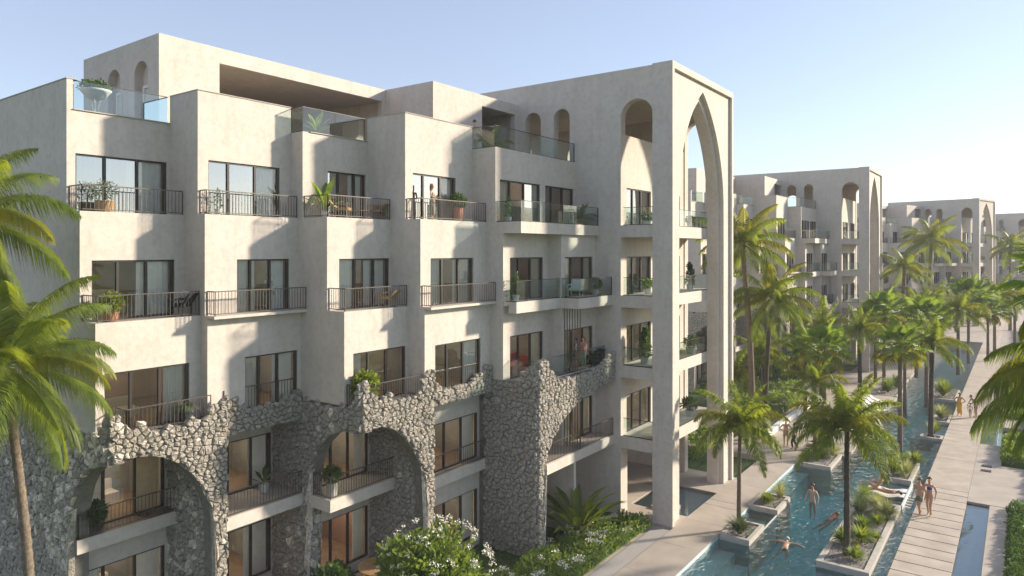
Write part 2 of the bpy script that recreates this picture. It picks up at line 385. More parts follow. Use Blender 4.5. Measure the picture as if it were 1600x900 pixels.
    return W
def rail(par, pts, z, h=.78, name='railing'):
    m = MB()
    for p, q in zip(pts, pts[1:]):
        P, Q = Vector((*p, z)), Vector((*q, z)); L = (Q - P).length; d = (Q - P) / L; s = Vector((-d.y, d.x, 0))
        n = max(2, round(L / .115))
        for zz, hh, ww in ((h - .03, .03, .022), (.05, .025, .012)):
            A, B = P + Vector((0, 0, zz)), Q + Vector((0, 0, zz)); u = Vector((0, 0, hh))
            v = [A - s * ww, A + s * ww, A + s * ww + u, A - s * ww + u, B - s * ww, B + s * ww, B + s * ww + u, B - s * ww + u]
            m.add(v, [(0, 1, 2, 3), (7, 6, 5, 4), (0, 4, 5, 1), (1, 5, 6, 2), (2, 6, 7, 3), (3, 7, 4, 0)])
        for k in range(n + 1):
            c = P + d * (L * k / n); r = .007 if 0 < k < n else .012
            m.box(c.x - r, c.x + r, c.y - r, c.y + r, z + (.075 if 0 < k < n else 0), z + h - .031)
    return m.build(name, 'metal_rail', par)
def glass_rail(par, pts, z, h=.9):
    root = None
    m = MB()
    for p, q in zip(pts, pts[1:]):
        P, Q = Vector((*p, z)), Vector((*q, z)); d = (Q - P).normalized(); s = Vector((-d.y, d.x, 0)) * .014
        for zz, hh in ((h, .022), (-.0, .035)):
            A, B, u = P + Vector((0, 0, zz)), Q + Vector((0, 0, zz)), Vector((0, 0, hh))
            v = [A - s, A + s, A + s + u, A - s + u, B - s, B + s, B + s + u, B - s + u]
            m.add(v, [(0, 1, 2, 3), (7, 6, 5, 4), (0, 4, 5, 1), (1, 5, 6, 2), (2, 6, 7, 3), (3, 7, 4, 0)])
    for p in pts[-1:]: m.box(p[0] - .015, p[0] + .015, p[1] - .015, p[1] + .015, z + .036, z + h - .001)
    root = m.build('glass_balustrade', DARK, par)
    for p, q in zip(pts, pts[1:]):
        P, Q = Vector((*p, z + .036)), Vector((*q, z + .036)); L = (Q - P).length; n = max(1, round(L / 1.6))
        for k in range(n):
            A, B = P.lerp(Q, k / n + .004), P.lerp(Q, (k + 1) / n - .004); u = Vector((0, 0, h - .037))
            g = MB(); g.add([A, B, B + u, A + u], [(0, 1, 2, 3)]); g.build('pane', 'glass_rail', root)
    return root
def slab(par, x0, x1, y0, y1, z0, z1, name='balcony_slab', m='plaster'):
    b = MB(); b.box(x0, x1, y0, y1, z0, z1); return b.build(name, m, par)

U0, U1, U2, U3, U4, U5, UE = 8.9, 12.0, 15.5, 18.5, 22.4, 28.7, 36.6
VB = {1: {4: -22.79, 3: -21.91, 2: -20.92}, 2: {4: -21.09, 3: -20.68, 2: -20.53}, 3: {4: -20.43, 3: -19.11, 2: -18.23},
      4: {4: -18.38, 3: -17.61, 2: -17.40}, 5: {4: -17.17, 3: -16.78, 2: -16.78}}
UB = {1: (U0, U1), 2: (U1, U2), 3: (U2, U3), 4: (U3, U4), 5: (U4, U5)}
ST = {1: -20.19, 2: -20.50, 3: -17.38, 4: -17.36, 5: -15.11}
WIN = {(1, 4): [9.14, 9.99, 10.97, 11.9], (1, 3): [9.22, 9.97, 10.82, 11.69], (1, 2): [9.14, 9.89, 10.73, 11.63],
       (2, 4): [12.36, 13.09, 14.09, 15.03], (2, 3): [13.11, 13.64, 14.38, 15.13], (2, 2): [13.31, 13.86, 14.58, 15.36],
       (3, 4): [16.6, 17.13, 17.9, 18.42], (3, 3): [16.02, 16.77, 17.66, 18.4], (3, 2): [15.89, 16.61, 17.45, 18.38],
       (4, 4): [18.9, 19.52, 20.47, 21.35], (4, 3): [19.04, 19.71, 20.67, 21.53], (4, 2): [19.06, 19.77, 20.7, 21.73]}
CREST = {1: interp([(8.9, 7.55), (9.3, 7.4), (9.55, 7.1), (9.8, 7.2), (10.1, 6.95), (10.6, 6.85), (11.5, 6.9), (11.9, 7.15), (12.2, 7.35), (12.45, 7.45)]),
         2: interp([(12.4, 7.4), (12.9, 7.4), (13.2, 7.0), (13.6, 6.85), (14.6, 6.86), (15.0, 7.1), (15.5, 7.3)]),
         3: interp([(15.5, 7.9), (15.75, 7.85), (15.95, 7.2), (16.3, 7.05), (16.8, 7.2), (17.0, 6.9), (17.8, 6.95), (18.2, 7.1), (18.4, 7.55), (18.95, 7.6)]),
         4: interp([(18.9, 7.4), (19.3, 6.95), (20.6, 6.9), (21.3, 7.05), (21.8, 7.4), (22.4, 7.5)]),
         5: interp([(22.4, 7.75), (22.9, 7.7), (23.3, 7.25), (23.8, 6.85), (25.5, 6.75), (26.5, 6.85), (27.4, 7.0), (28.0, 7.35), (28.7, 7.4)])}
LOW1 = [(8.9, 6.12), (9.3, 6.19), (9.7, 6.21), (10.1, 6.14), (10.5, 5.98), (10.9, 5.72), (11.25, 5.36), (11.55, 4.92), (11.8, 4.38), (11.94, 3.9), (12.0, 3.4)]
LOW3 = [(15.5, 6.05), (15.9, 6.12), (16.3, 6.12), (16.7, 6.02), (17.1, 5.8), (17.5, 5.46), (17.9, 4.98), (18.2, 4.45), (18.4, 3.95), (18.5, 3.4)]
LOW5 = [(22.85, 3.2), (22.9, 3.6), (23.1, 4.05), (23.4, 4.5), (23.9, 4.95), (24.5, 5.32), (25.3, 5.62), (26.2, 5.85), (27.2, 6.0), (28.1, 6.08), (28.7, 6.1)]
def build_building():
    B = thing('apartment_building', 'nearest cream apartment building with stone arches, stepped balconies and tall pointed arch frame', 'building', (-12.25, 28.6, 0), 'cream apartment buildings beside the pool')
    # upper bays
    for k in range(1, 6):
        u0, u1 = UB[k]
        for l in (4, 3, 2):
            v = VB[k][l]; z0 = Z[l]; z1 = Z[l] + 3.2
            if l == 4: z1 = 17.15 if k in (2, 4) else 16.25
            mb = MB()
            if k < 5:
                W = WIN[(k, l)]; hz = z0 + 1.76
                wall(mb, fv(v), .25, u0, u1, z0, z1, [(W[0], W[-1], z0 - 1, hz)]); mb.build('facade_wall', 'plaster', B)
                pn = None
                if l == 4: pn = {1: ['glass_coated', 'glass_coated', 'glass'], 2: ['glass_coated', 'glass_coated', 'glass'], 3: ['glass_coated', 'glass', 'glass'], 4: ['glass_coated', 'glass_coated', 'glass']}[k]
                window(B, 'v', v, W, z0, hz, panes=pn, redroom=(k, l) in ((1, 2),), curt={(1, 2): (0, 1), (1, 4): (1.3, 1.2), (1, 3): (0, 1.3), (3, 2): (.6, 0), (4, 2): (0, 1.1)}.get((k, l), (1.15, 1.3) if l != 4 else (0, 1.3)),
                       art={(4, 4): 'art_teal', (3, 3): 'art_green', (2, 2): 'art_green'}.get((k, l)))
            elif l == 4:
                W1, W2 = [22.7, 23.45, 24.47, 25.65], [26.06, 26.64, 27.57, 28.5]; hz = z0 + 1.76
                wall(mb, fv(v), .25, u0, u1, z0, z1, [(W1[0], W1[-1], z0 - 1, hz), (W2[0], W2[-1], z0 - 1, hz)]); mb.build('facade_wall', 'plaster', B)
                window(B, 'v', v, W1, z0, hz, panes=['glass', 'glass_coated', 'glass_coated'], curt=(1, 1), cm='curtain_tan'); window(B, 'v', v, W2, z0, hz, curt=(0, 1), cm='curtain_tan')
        # balcony floors on the ledges
        for l in (4, 3, 2):
            v0 = VB[k][l]; v1 = VB[k][l - 1] if l > 2 else ST[k]
            if k < 5 and v1 - v0 > .1: slab(B, v0 - .25, v1 - .252, u0 + .3, u1, Z[l] - .2, Z[l] - .012, 'balcony_floor', 'deck_paving')
        if k < 5:
            # rails
            e = .06
            r4 = [(VB[k][4] + .02, u0 + .08), (VB[k][3] - e, u0 + .08), (VB[k][3] - e, u1 - .02)]
            rail(B, r4, Z[4] + .0); v3 = VB[k][2] - e
            if v3 - VB[k][3] < .3: v3 = VB[k][3] + .45; slab(B, VB[k][2] + .002, v3 + .06, u0 + .02, u1 - .01, Z[3] - .09, Z[3] - .001)
            rail(B, [(VB[k][3] + .02, u0 + .08), (v3, u0 + .08), (v3, u1 - .02)], Z[3])
            s = u0 + .55 if k != 3 else u0 + .1
            rail(B, [(VB[k][2] + .02, s), (ST[k] - .12, s), (ST[k] - .12, u1 - .02)], Z[2])
    # lower part of bay 5 and 6 at levels 3, 2, 1
    uc = 25.68
    for l in (3, 2, 1):
        z0, z1, hz = Z[l], Z[l] + 3.2, Z[l] + 1.76
        Wa, Wb = ([22.87, 23.54, 24.39, 25.3], [25.98, 26.59, 27.6, 28.42])
        mb = MB(); wall(mb, fv(-16.78), .25, U4, uc, z0, z1, [] if l == 1 else [(Wa[0], Wa[-1], z0 - 1, hz)]); mb.build('facade_wall', 'plaster', B)
        mb = MB(); wall(mb, fv(-16.09), .25, uc, U5, z0, z1, [(Wb[0], Wb[-1], z0 - 1, hz)]); mb.build('facade_wall', 'plaster', B)
        slab(B, -16.78, -16.342, uc, uc + .25, z0, z1 - .002, 'return_wall')
        if l > 1: window(B, 'v', -16.78, Wa, z0, hz, redroom=False, curt=(0, 1), cm='curtain_tan')
        window(B, 'v', -16.09, Wb, z0, hz, curt=(1, 1), cm='curtain_tan', redroom=(l == 2))
    b = MB(); b.box(-17.4, -15.9, U4 + .002, U5, 12.74, 13.198); b.box(-16.5, -16.12, U4 + .002, uc, 9.55, 9.998); b.box(-16.5, -15.19, uc + .002, U5, 9.55, 9.998)
    b.box(-17, -15.57, U4 + .452, U5, 6.4, 6.79); b.box(-17.5, -15.13, U4 + .452, U5, 3.16, 3.57); b.build('balcony_slab', 'plaster', B)
    b = MB(); b.box(-17.0, -15.95, U4 + .02, U5 - .01, 13.2, 13.206); b.box(-16.7, -15.3, uc + .03, U5 - .01, 10.0, 10.006); b.box(-16.7, -15.6, U4 + .5, U5 - .01, 6.79, 6.80); b.box(-16.7, -15.2, U4 + .5, U5 - .01, 3.57, 3.58); b.build('balcony_floor', 'deck_paving', B)
    glass_rail(B, [(-17.13, U4 + .06), (-15.95, U4 + .06), (-15.95, U5 - .03)], Z[4], .82)
    glass_rail(B, [(-16.7, U4 + .06), (-16.17, U4 + .06), (-16.17, uc + .03), (-15.24, uc + .03), (-15.24, U5 - .03)], Z[3], .82)
    glass_rail(B, [(-16.7, U4 + .5), (-15.62, U4 + .5), (-15.62, U5 - .03)], Z[2], .82)
    rail(B, [(-15.17, U4 + .47), (-15.17, U5 - .03)], Z[1])
    for j in range(7):
        p = MB(); p.tube([(-15.98 + j * .13, uc + .1, 3.58), (-15.98 + j * .13, uc + .1, 9.55)], .022, 6); p.build('slat', 'metal_rail', B)
    slab(B, -18.2, -15.35, uc - .18, uc, 0, 3.158, 'ground_wall'); slab(B, -18.3, -18.05, U4 + .45, U5, 0, 3.158, 'ground_wall')
    # return walls facing the camera
    for l in (4, 3, 2):
        z0, z1 = Z[l], Z[l] + 3.2
        for k, u in ((1, U0), (2, U1), (3, U2), (4, U3), (5, U4)):
            vb = VB[k - 1][l] if k > 1 else -36; vf = VB[k][l] - .25
            zt = z1 if l < 4 else {1: 17.15, 2: 17.15, 3: 16.25, 4: 17.15, 5: 16.25}[k]
            if vf > vb + .01: slab(B, vb, vf, u, u + .3, z0 if l > 2 else 6.8, zt - .001, 'return_wall')
    # fins of the terrace parapets
    slab(B, VB[1][4] - .249, VB[1][4], U0, U0 + .17, 16.25, 17.15, 'parapet'); 
    # stone base: backing walls
    s = MB()
    wall(s, fu(U0), .45, -36, -22.4, 0, 6.85)
    cB = [(-22.4, 3.4), (-22.35, 4.1), (-22.2, 4.7), (-21.95, 5.2), (-21.6, 5.6), (-21.1, 5.9), (-20.65, 6.05), (-20.19, 6.12)]
    strip(s, fu(U0), .45, cB, 6.85); strip(s, fv(ST[1]), .45, [(8.9 + .45, 6.19)] + [c for c in LOW1 if c[0] > 9.36], 6.85)
    s.box(-23.3, ST[1], 12.0, 12.45, 0, 6.85)
    s.box(-20.95, -20.5, 12.45, 15.5, 6.12, 6.85)
    s.box(-22.6, -20.0, 15.5, 15.95, 0, 6.85)
    cC = [(-20.0, 3.4), (-19.93, 4.1), (-19.75, 4.8), (-19.4, 5.4), (-18.9, 5.8), (-18.3, 6.0), (-17.38, 6.05)]
    strip(s, fu(U2), .45, cC, 6.85); strip(s, fv(ST[3]), .45, [(15.95, 6.12)] + LOW3[2:], 6.85)
    s.box(-20.6, ST[3], 18.5, 18.95, 0, 6.85)
    s.box(-17.8, ST[4], 18.95, 22.4, 6.33, 6.85)
    s.box(-18.6, ST[5], 22.4, 22.85, 0, 6.85); strip(s, fv(ST[5]), .45, LOW5, 6.75)
    sw = s.build('stone_wall', 'mortar', B)
    # stone faces
    N0 = len(ALLST)
    lowB = interp(cB); lowC = interp(cC); l1, l3, l5 = interp(LOW1), interp(LOW3), interp(LOW5)
    rr = random.Random(5)
    def jag(f, amp=.24):
        ph = rr.uniform(0, 9); return lambda a: f(a) + amp * noise.noise(Vector((a * 3.1 + ph, ph, 0)))
    stones(fu(U0), -28.5, -20.19, 0, 7.9, low=lambda a: lowB(a) if a > -22.4 else 0, top=jag(lambda a: 6.85 if a < -20.75 else 6.85 + (a + 20.75) * 1.6), size=.255)
    stones(fv(ST[1]), 8.9, 12.45, 0, 7.9, low=lambda a: l1(a) if a < 12.0 else 0, top=jag(CREST[1]), size=.205)
    stones(fu(U1), -22.9, -20.65, 0, 6.2, size=.255)
    stones(lambda a, z, d: (ST[1] + .0 + d, a, z), 12.45, 12.46, 0, .1)
    stones(fv(ST[2]), 12.45, 15.5, 6.12, 7.8, top=jag(CREST[2], .1), size=.215)
    stones(fu(U2), -22.1, -17.38, 0, 8.0, low=lambda a: lowC(a) if a > -20.0 else 0, top=jag(lambda a: 6.85 if a < -17.9 else 6.85 + (a + 17.9) * 2.2), size=.255)
    stones(fv(-20.0), 15.5, 15.95, 0, 6.0, size=.26)
    stones(fv(ST[3]), 15.5, 18.95, 0, 8.0, low=lambda a: l3(a) if a < 18.5 else 0, top=jag(CREST[3]), size=.205)
    stones(fu(U3), -20.3, -17.84, 0, 6.2, size=.255)
    stones(fv(ST[4]), 18.95, 22.4, 6.33, 7.5, top=jag(CREST[4], .1), size=.205)
    stones(fu(U4), -17.75, -15.11, 0, 7.8, top=jag(lambda a: 6.8 if a < -16.4 else 6.8 + (a + 16.4) * .7), size=.255)
    stones(fv(ST[5]), 22.4, 28.65, 0, 7.8, low=lambda a: l5(a) if a > 22.85 else 0, top=jag(CREST[5], .1), size=.215)
    sts = ALLST[N0:]
    camp = Vector((0, 0, 12))
    def vis(t):   # the ones that show largest: near, and inside the frame
        p = t[2]; Zd = p.y * .8079 - p.x * .5893; px = 800 + 1090 * (p.x * .8079 + p.y * .5893) / Zd; py = 391 - 1090 * (p.z - 12.06) / Zd
        ws = t[0]; c = Vector(ws[-1]); sz = max((Vector(q) - c).length for q in ws[:5])
        return (0 if (0 < px < 1600 and 0 < py < 900) else 1, -(sz / Zd))
    sts.sort(key=vis)
    for vs, fs, c in sts[:300]:
        b = MB(); b.add(vs, fs); b.build('stone', 'stone', sw)
    b = MB()
    for vs, fs, c in sts[300:]: b.add(vs, fs)
    b.build('stone_infill', 'stone', sw, kind='stuff')
    b = MB()
    for vs, fs, c in sts: b.add(vs, fs)
    fb = b.build('stone_cladding', 'stone', sw, kind='stuff')   # used by the distant copies only
    # lower windows behind the arches
    for k, vw, W, sl, ce in ((1, -22.9, [9.3, 10.0, 10.95, 11.9], -22.23, 11.98), (2, -22.1, [12.55, 13.7, 14.6, 15.4], -20.28, 15.49), (3, -20.2, [16.0, 16.6, 17.4, 18.36], -18.88, 18.48), (4, -18.0, [19.4, 20.3, 21.3, 22.3], -17.63, 22.38)):
        u0, u1 = {1: (U0 + .45, 12.0), 2: (12.45, U2), 3: (15.95, U3), 4: (18.95, U4)}[k]
        for l in (1, 0):
            z0, hz = Z[l], Z[l] + (1.95 if l == 0 else 1.85)
            mb = MB(); wall(mb, fv(vw), .25, u0, u1, z0 - (.37 if l == 0 else 0), 3.2 if l == 0 else 6.8, [(W[0], W[-1], z0 - .02, hz)]); mb.build('recessed_wall', 'plaster', B)
            window(B, 'v', vw, W, z0, hz, room=2.6, redroom=(k == 3 and l == 0), curt=(1, 1) if k == 1 else (0, 1), cm='curtain_tan' if (k, l) == (1, 1) else 'curtain')
        a = u0 if k != 1 else U0 + .06
        if k == 3: a = U2 - .1
        bb = MB(); bb.box(vw - .24, sl, a if k != 3 else 15.952, ce, 3.16, 3.572)
        if k in (1, 3): bb.box({1: -22.23, 3: -19.99}[k] - (.0 if k == 3 else .15), sl, (8.96 if k == 1 else 15.45), a if k == 1 else 15.952, 3.16, 3.572)
        bb.build('balcony_slab', 'plaster', B)
        slab(B, vw, sl - .05, a + .5 if k == 3 else a, ce, 3.572, 3.578, 'balcony_floor', 'wood_floor' if k == 1 else 'deck_paving')
        if k in (1, 3): rail(B, [(sl - (.5 if k == 1 else .95), a + .05 if k == 1 else 15.5), (sl - .05, a + .05 if k == 1 else 15.5), (sl - .05, ce)], Z[1])
        else: rail(B, [(sl - .05, u0), (sl - .05, ce)], Z[1])
    # terraces
    b = MB()
    for k in range(1, 6): b.box(-36, VB[k][4] - .252, UB[k][0] + .3, UB[k][1] + (.0 if k < 5 else 0), 16.0, 16.15)
    b.build('terrace_floor', 'deck_paving', B)
    glass_rail(B, [(VB[1][4] - .1, U0 + .2), (VB[1][4] - .1, U1 - .02), (VB[1][4] - 1.7, U1 - .02)], 16.25, .88)
    glass_rail(B, [(-21.08, U2 + .05), (VB[3][4] - .08, U2 + .05), (VB[3][4] - .08, U3 - .03), (VB[3][4] - 1.4, U3 - .03)], 16.25, .88)
    glass_rail(B, [(-18.8, U4 + .06), (VB[5][4] - .08, U4 + .06), (VB[5][4] - .08, U5 - .03)], 16.25, .88)
    b = MB()
    for (x0, x1, y0, y1, zz) in ((-22.84, -22.74, U0 + .17, U1, 16.25), (-21.35, -21.06, U1 + .3, U2, 17.15), (-20.48, -20.38, U2 + .3, U3, 16.25), (-18.64, -18.35, U3 + .3, U4, 17.15), (-36, -22.77, U0 - .02, U0 + .32, 17.15), (-22.78, -21.06, U1 - .02, U1 + .3, 17.15), (-20.42, -18.35, U3 - .02, U3 + .3, 17.15)): b.box(x0, x1, y0, y1, zz, zz + .025)
    b.build('parapet_coping', 'concrete', B, kind='stuff')
    # penthouse
    P = MB(); pv = -23.5
    wall(P, fv(pv), .3, U1, U4, 16.15, 19.4, [(14.2, 22.2, 16.2, 18.85)]); P.build('penthouse_wall', 'plaster', B)
    P = MB(); A1, A2 = (-27.2, -26.25), (-25.2, -24.25)
    wall(P, fu(U1), .3, -29.2, pv - .3, 16.15, 19.4, [(*A1, 16.15, 18.65), (*A2, 16.15, 18.65)])
    for A in (A1, A2): strip(P, fu(U1), .3, round_arch(*A, 18.17), 18.651)
    P.build('penthouse_wall', 'plaster', B)
    for A in (A1, A2):
        q = MB(); q.box(A[0] - .1, A[1] + .1, U1 + .301, U1 + .36, 16.15, 18.8); q.build('niche_back', 'plaster', B)
        q = MB(); c = (A[0] + A[1]) / 2
        for (x0, x1, z0, z1) in ((c - .3, c - .2, 16.15, 17.75), (c + .2, c + .3, 16.15, 17.75), (c - .3, c + .3, 17.75, 17.85)): q.box(x0, x1, U1 + .2, U1 + .3, z0, z1)
        d = q.build('door', 'white_paint', B); q = MB(); q.box(c - .199, c + .199, U1 + .24, U1 + .28, 16.16, 17.74); q.build('door_leaf', 'pot_white', d)
    b = MB(); b.box(-29.2, pv - .302, U1 + .3, U4, 18.9, 19.35); b.build('penthouse_roof', 'plaster', B)
    b = MB(); b.box(-29.2, -28.9, U1 + .3, U4 + .3, 16.15, 18.9); b.box(-29.2, -20.87, U4, U4 + .3, 16.15, 19.399); b.box(-28.9, -25.6, 14.0, 14.3, 16.15, 18.9); b.build('penthouse_wall', 'plaster', B)
    P = MB(); wall(P, fv(-20.57), .3, U4, U5, 16.15, 19.4, [(25.8, 28.45, 16.2, 18.88)]); P.build('penthouse_wall', 'plaster', B)
    b = MB(); b.box(-29.2, -20.872, U4 + .3, U5, 19.0, 19.38); b.build('penthouse_roof', 'plaster', B)
    b = MB(); b.box(-25.6, -25.3, U4 + .3, U5, 16.15, 19.0); b.build('penthouse_wall', 'plaster', B)
    # end block
    T = MB(); sl = (-14.78, -13.2); H1, H2 = (-20.14, -19.17), (-18.42, -17.51)
    Fu = fu(U5)
    wall(T, Fu, .45, -26, -13.15, 0, 20.3, [(*sl, -1, 18.9), (*H1, 16.2, 18.91), (*H2, 16.2, 18.9)])
    strip(T, Fu, .45, round_arch(*sl, 18.9 - .79), 18.901, False); strip(T, Fu, .45, round_arch(*H1, 18.91 - .485), 18.911, False); strip(T, Fu, .45, round_arch(*H2, 18.9 - .455), 18.901, False)
    T.build('end_wall', 'plaster', B)
    T = MB(); Fb = fu(UE - .45); sb = (-14.75, -13.25)
    wall(T, Fb, .45, -26, -13.15, 0, 20.3, [(*sb, -1, 18.95), (-19.0, -17.2, 16.2, 18.3), (-22.2, -20.8, 16.2, 18.4)])
    strip(T, Fb, .45, round_arch(*sb, 18.2), 18.951, False); strip(T, Fb, .45, round_arch(-19.0, -17.2, 17.4), 18.301, False); strip(T, Fb, .45, round_arch(-22.2, -20.8, 17.7), 18.401, False)
    T.build('end_wall', 'plaster', B)
    b = MB(); b.box(-26, -13.16, U5 + .45, UE - .45, 19.25, 20.2); b.build('end_block_roof', 'plaster', B)
    b = MB(); b.box(-26, -15.06, U5 + .45, UE - .45, 16.0, 16.15); b.build('terrace_floor', 'deck_paving', B)
    T = MB(); Wn = [29.32, 30.05, 30.95, 31.96]; Wm = [33.3, 34.2, 34.9, 35.6]; ho = []
    for l in (1, 2, 3, 4): ho += [(Wn[0], Wn[-1], Z[l], Z[l] + 1.76), (Wm[0], Wm[-1], Z[l], Z[l] + 1.76)]
    wall(T, fv(-14.8), .25, U5 + .45, UE - .45, 3.2, 17.4, ho); T.build('facade_wall', 'plaster', B)
    for l in (1, 2, 3, 4):
        window(B, 'v', -14.8, Wn, Z[l], Z[l] + 1.76, cm='curtain_tan', room=2.4, panes=['glass_coated'] * 2 + ['glass'] if l == 4 else None); window(B, 'v', -14.8, Wm, Z[l], Z[l] + 1.76, cm='curtain_tan', room=2.4)
        slab(B, -14.8, -13.2, U5 + .02, UE - .02, Z[l] - .55, Z[l] - .002, 'gallery_slab')
        glass_rail(B, [(-14.7, U5 + .1), (-13.25, U5 + .1)], Z[l], .8); glass_rail(B, [(-13.25, U5 + .5), (-13.25, UE - .5)], Z[l], .8)
    slab(B, -15.3, -14.8, U5 + .451, 29.4, 0, 3.2, 'pillar'); slab(B, -15.3, -14.8, 33.2, 33.7, 0, 3.2, 'pillar'); slab(B, -18.3, -18.05, U5 + .45, 31.2, 0, 3.2, 'ground_wall')
    slab(B, -22, -15.051, U5 + .45, UE - .45, 3.0, 3.19, 'ceiling')
    # pointed arch frame, three layers
    f = MB(); y0, y1, zt = U5 - .04, UE, 20.35
    Fv = fv(-12.25); f.box(-12.779, -12.25, y0, y0 + .22, 0, zt); f.box(-12.779, -12.25, y1 - .22, y1, 0, zt); f.box(-12.779, -12.25, y0 + .22, y1 - .22, zt - .3, zt)
    f.build('arch_rim', 'plaster', B)
    a0, a1 = 29.75, 35.55
    f = MB(); pa = pointed_arch(a0, a1, 14.2, 5.5); F2 = fv(-12.4)
    f.box(-12.78, -12.4, y0 + .221, a0, 0, zt - .3); f.box(-12.78, -12.4, a1, y1 - .221, 0, zt - .3); strip(f, F2, .38, pa, zt - .3, False); f.build('arch_panel', 'plaster', B)
    f = MB(); b0, b1 = 30.05, 35.3; pb = pointed_arch(b0, b1, 14.2, 5.1); F3 = fv(-12.62)
    f.box(-13.199, -12.781, y0 + .001, b0, 0, zt - .002); f.box(-13.199, -12.781, b1, y1 - .001, 0, zt - .002); strip(f, fv(-12.781), .418, pb, zt - .002, False)
    f.box(-12.781, -12.62, a0, b0, 0, 14.2); f.box(-12.781, -12.62, b1, a1, 0, 14.2)
    # inner moulding between the two curves
    for (p, q), (r, s_) in zip(zip(pa, pa[1:]), zip(pb, pb[1:])):
        f.add([F3(*p, 0), F3(*q, 0), F3(*s_, 0), F3(*r, 0), F3(*r, -.161), F3(*s_, -.161)], [(0, 1, 2, 3), (3, 2, 5, 4)])
    f.build('arch_moulding', 'plaster', B)
    return B, fb
BLD, far_clad = build_building()
def copy_tree(o, parent, depth=0):
    c = o.copy(); COL.objects.link(c); c.parent = parent
    return c
CH = {}
for o in list(COL.objects):
    if o.parent: CH.setdefault(o.parent.name, []).append(o)
def clone(o, parent, skip=lambda x: False):
    c = o.copy(); COL.objects.link(c); c.parent = parent
    for ch in CH.get(o.name, []):
        if not skip(ch): clone(ch, c, skip)
    return c
base = lambda o: o.name.split('.')[0]
for i, (dx, dy, lab) in enumerate(((.15, 47.9, 'second cream apartment building, whose arch frame stands behind the tall coconut palms'),
                                   (6.9, 104.4, 'third cream apartment building, pale with distance, behind a lone coconut palm'),
                                   (14.2, 162, 'farthest cream apartment building, faint at the right edge'))):
    c = clone(BLD, None, lambda x: base(x) in ('stone', 'stone_infill') or (i > 0 and base(x) in ('curtain', 'sofa', 'wall_art', 'ceiling_lamp', 'floor')))
    c.location = Vector(BLD.location) + Vector((dx, dy, 0)); c['label'] = lab
    if i > 0: c.rotation_euler.z = radians(-14)
bpy.data.objects.remove(far_clad)
# ------------------------------------------------------------------ ground, deck, pool
def st(name, m, boxes, **k):
    b = MB()
    for q in boxes: b.box(*q)
    return b.build(name, m, None, kind='structure', **k)
PX0, PX1, PY0, PY1 = -10.35, -1.2, 8, 175     # the sunken pool area
g = MB()
for (x0, x1, y0, y1) in ((-1500, PX0, -1500, 2500), (PX1, 1500, -1500, 2500), (PX0, PX1, -1500, PY0), (PX0, PX1, PY1, 2500)):
    g.add([(x0, y0, -.3), (x1, y0, -.3), (x1, y1, -.3), (x0, y1, -.3)], [(0, 1, 2, 3)])
g.build('ground', 'lawn', None, kind='structure')
# pool basin: floor and walls
b = MB(); z = -1.5
b.add([(PX0 - .0, PY0, z), (PX1, PY0, z), (PX1, PY1, z), (PX0, PY1, z)], [(0, 1, 2, 3)]); b.build('pool_floor', 'pool_floor', None, kind='structure')
b = MB()
for (x0, y0, x1, y1) in ((PX0, PY0, PX0, PY1), (PX1, PY0, PX1, PY1)): b.add([(x0 + .003 * (1 if x0 == PX0 else -1), y0, z), (x1 + .003 * (1 if x0 == PX0 else -1), y1, z), (x1 + .003 * (1 if x0 == PX0 else -1), y1, -.02), (x0 + .003 * (1 if x0 == PX0 else -1), y0, -.02)], [(0, 1, 2, 3)])
b.build('pool_wall', 'pool_tile', None, kind='structure')
g = MB(); zw = -.16
n = 1
g.add([(PX0, PY0, zw), (-4.02, PY0, zw), (-4.02, 110, zw), (PX0, 110, zw)], [(0, 1, 2, 3)]); g.build('pool_water', 'water', None, kind='structure')
g = MB(); g.add([(-2.09, 22, -.1), (-1.2, 22, -.1), (-1.2, 40.0, -.1), (-2.09, 40.0, -.1)], [(0, 1, 2, 3)])
g.add([(-2.09, 52.5, -.1), (-1.0, 52.5, -.1), (-1.0, 64, -.1), (-2.09, 64, -.1)], [(0, 1, 2, 3)]); g.build('channel_water', 'water_still', None, kind='structure')
st('channel_bed', 'pool_shelf', [(-2.09, -1.2, 8, 40.0, -1.49, -.28), (-2.09, -1.2, 52.5, 64, -1.49, -.28)])
st('shallow_shelf', 'pool_shelf', [(-6.38, -4.05, 37.3, 41.3, -1.49, -.24), (-5.9, -4.05, 52.6, 57.2, -1.49, -.3), (-5.3, -4.05, 45.3, 52.0, -1.49, -.9), (-4.54, -4.05, 20, 37.3, -1.49, -.34)])
st('pool_step', 'pool_tile', [(-10.34, -9.6, 20, 28.9, -1.49, -.55), (-10.34, -9.7, 35.5, 41.55, -1.49, -.55), (-9.6, -9.05, 20, 28.8, -1.49, -.95)])
# paving
def slabs(name, label, x0, x1, joints, m, top=0.0, gap=.05, bottom=-.3, bed=None):
    root = bpy.data.objects.new(name, None); COL.objects.link(root); root['kind'] = 'structure'; ORG[root.name] = (0, 0, 0)
    for a, b_ in zip(joints, joints[1:]):
        q = MB(); q.box(x0, x1, a + gap / 2, b_ - gap / 2, bottom, top); q.build('paving_slab', m, root)
    if bed: q = MB(); q.box(x0 + .05, x1 - .05, joints[0], joints[-1], bottom - 1.15, -.06); q.build('slab_bed', 'mortar', root)
    return root
slabs('walkway', '', -4.0, -2.1, [20 + .98 * i for i in range(22)] + [41.4], 'walk_paving', gap=.075, bed=1)
slabs('walkway', '', -4.0, -2.1, [41.4, 47.5, 52.2, 53.2, 54.2, 55.2, 56.2, 57.2, 58.2, 59.2, 60.2, 61.2, 62.2, 63.2, 64.2, 66.2], 'walk_paving', gap=.03, bed=1)
slabs('walkway', '', -4.0, -2.1, [66.2, 80, 95, 115, 140, 175], 'walk_paving', gap=.04, bed=1)
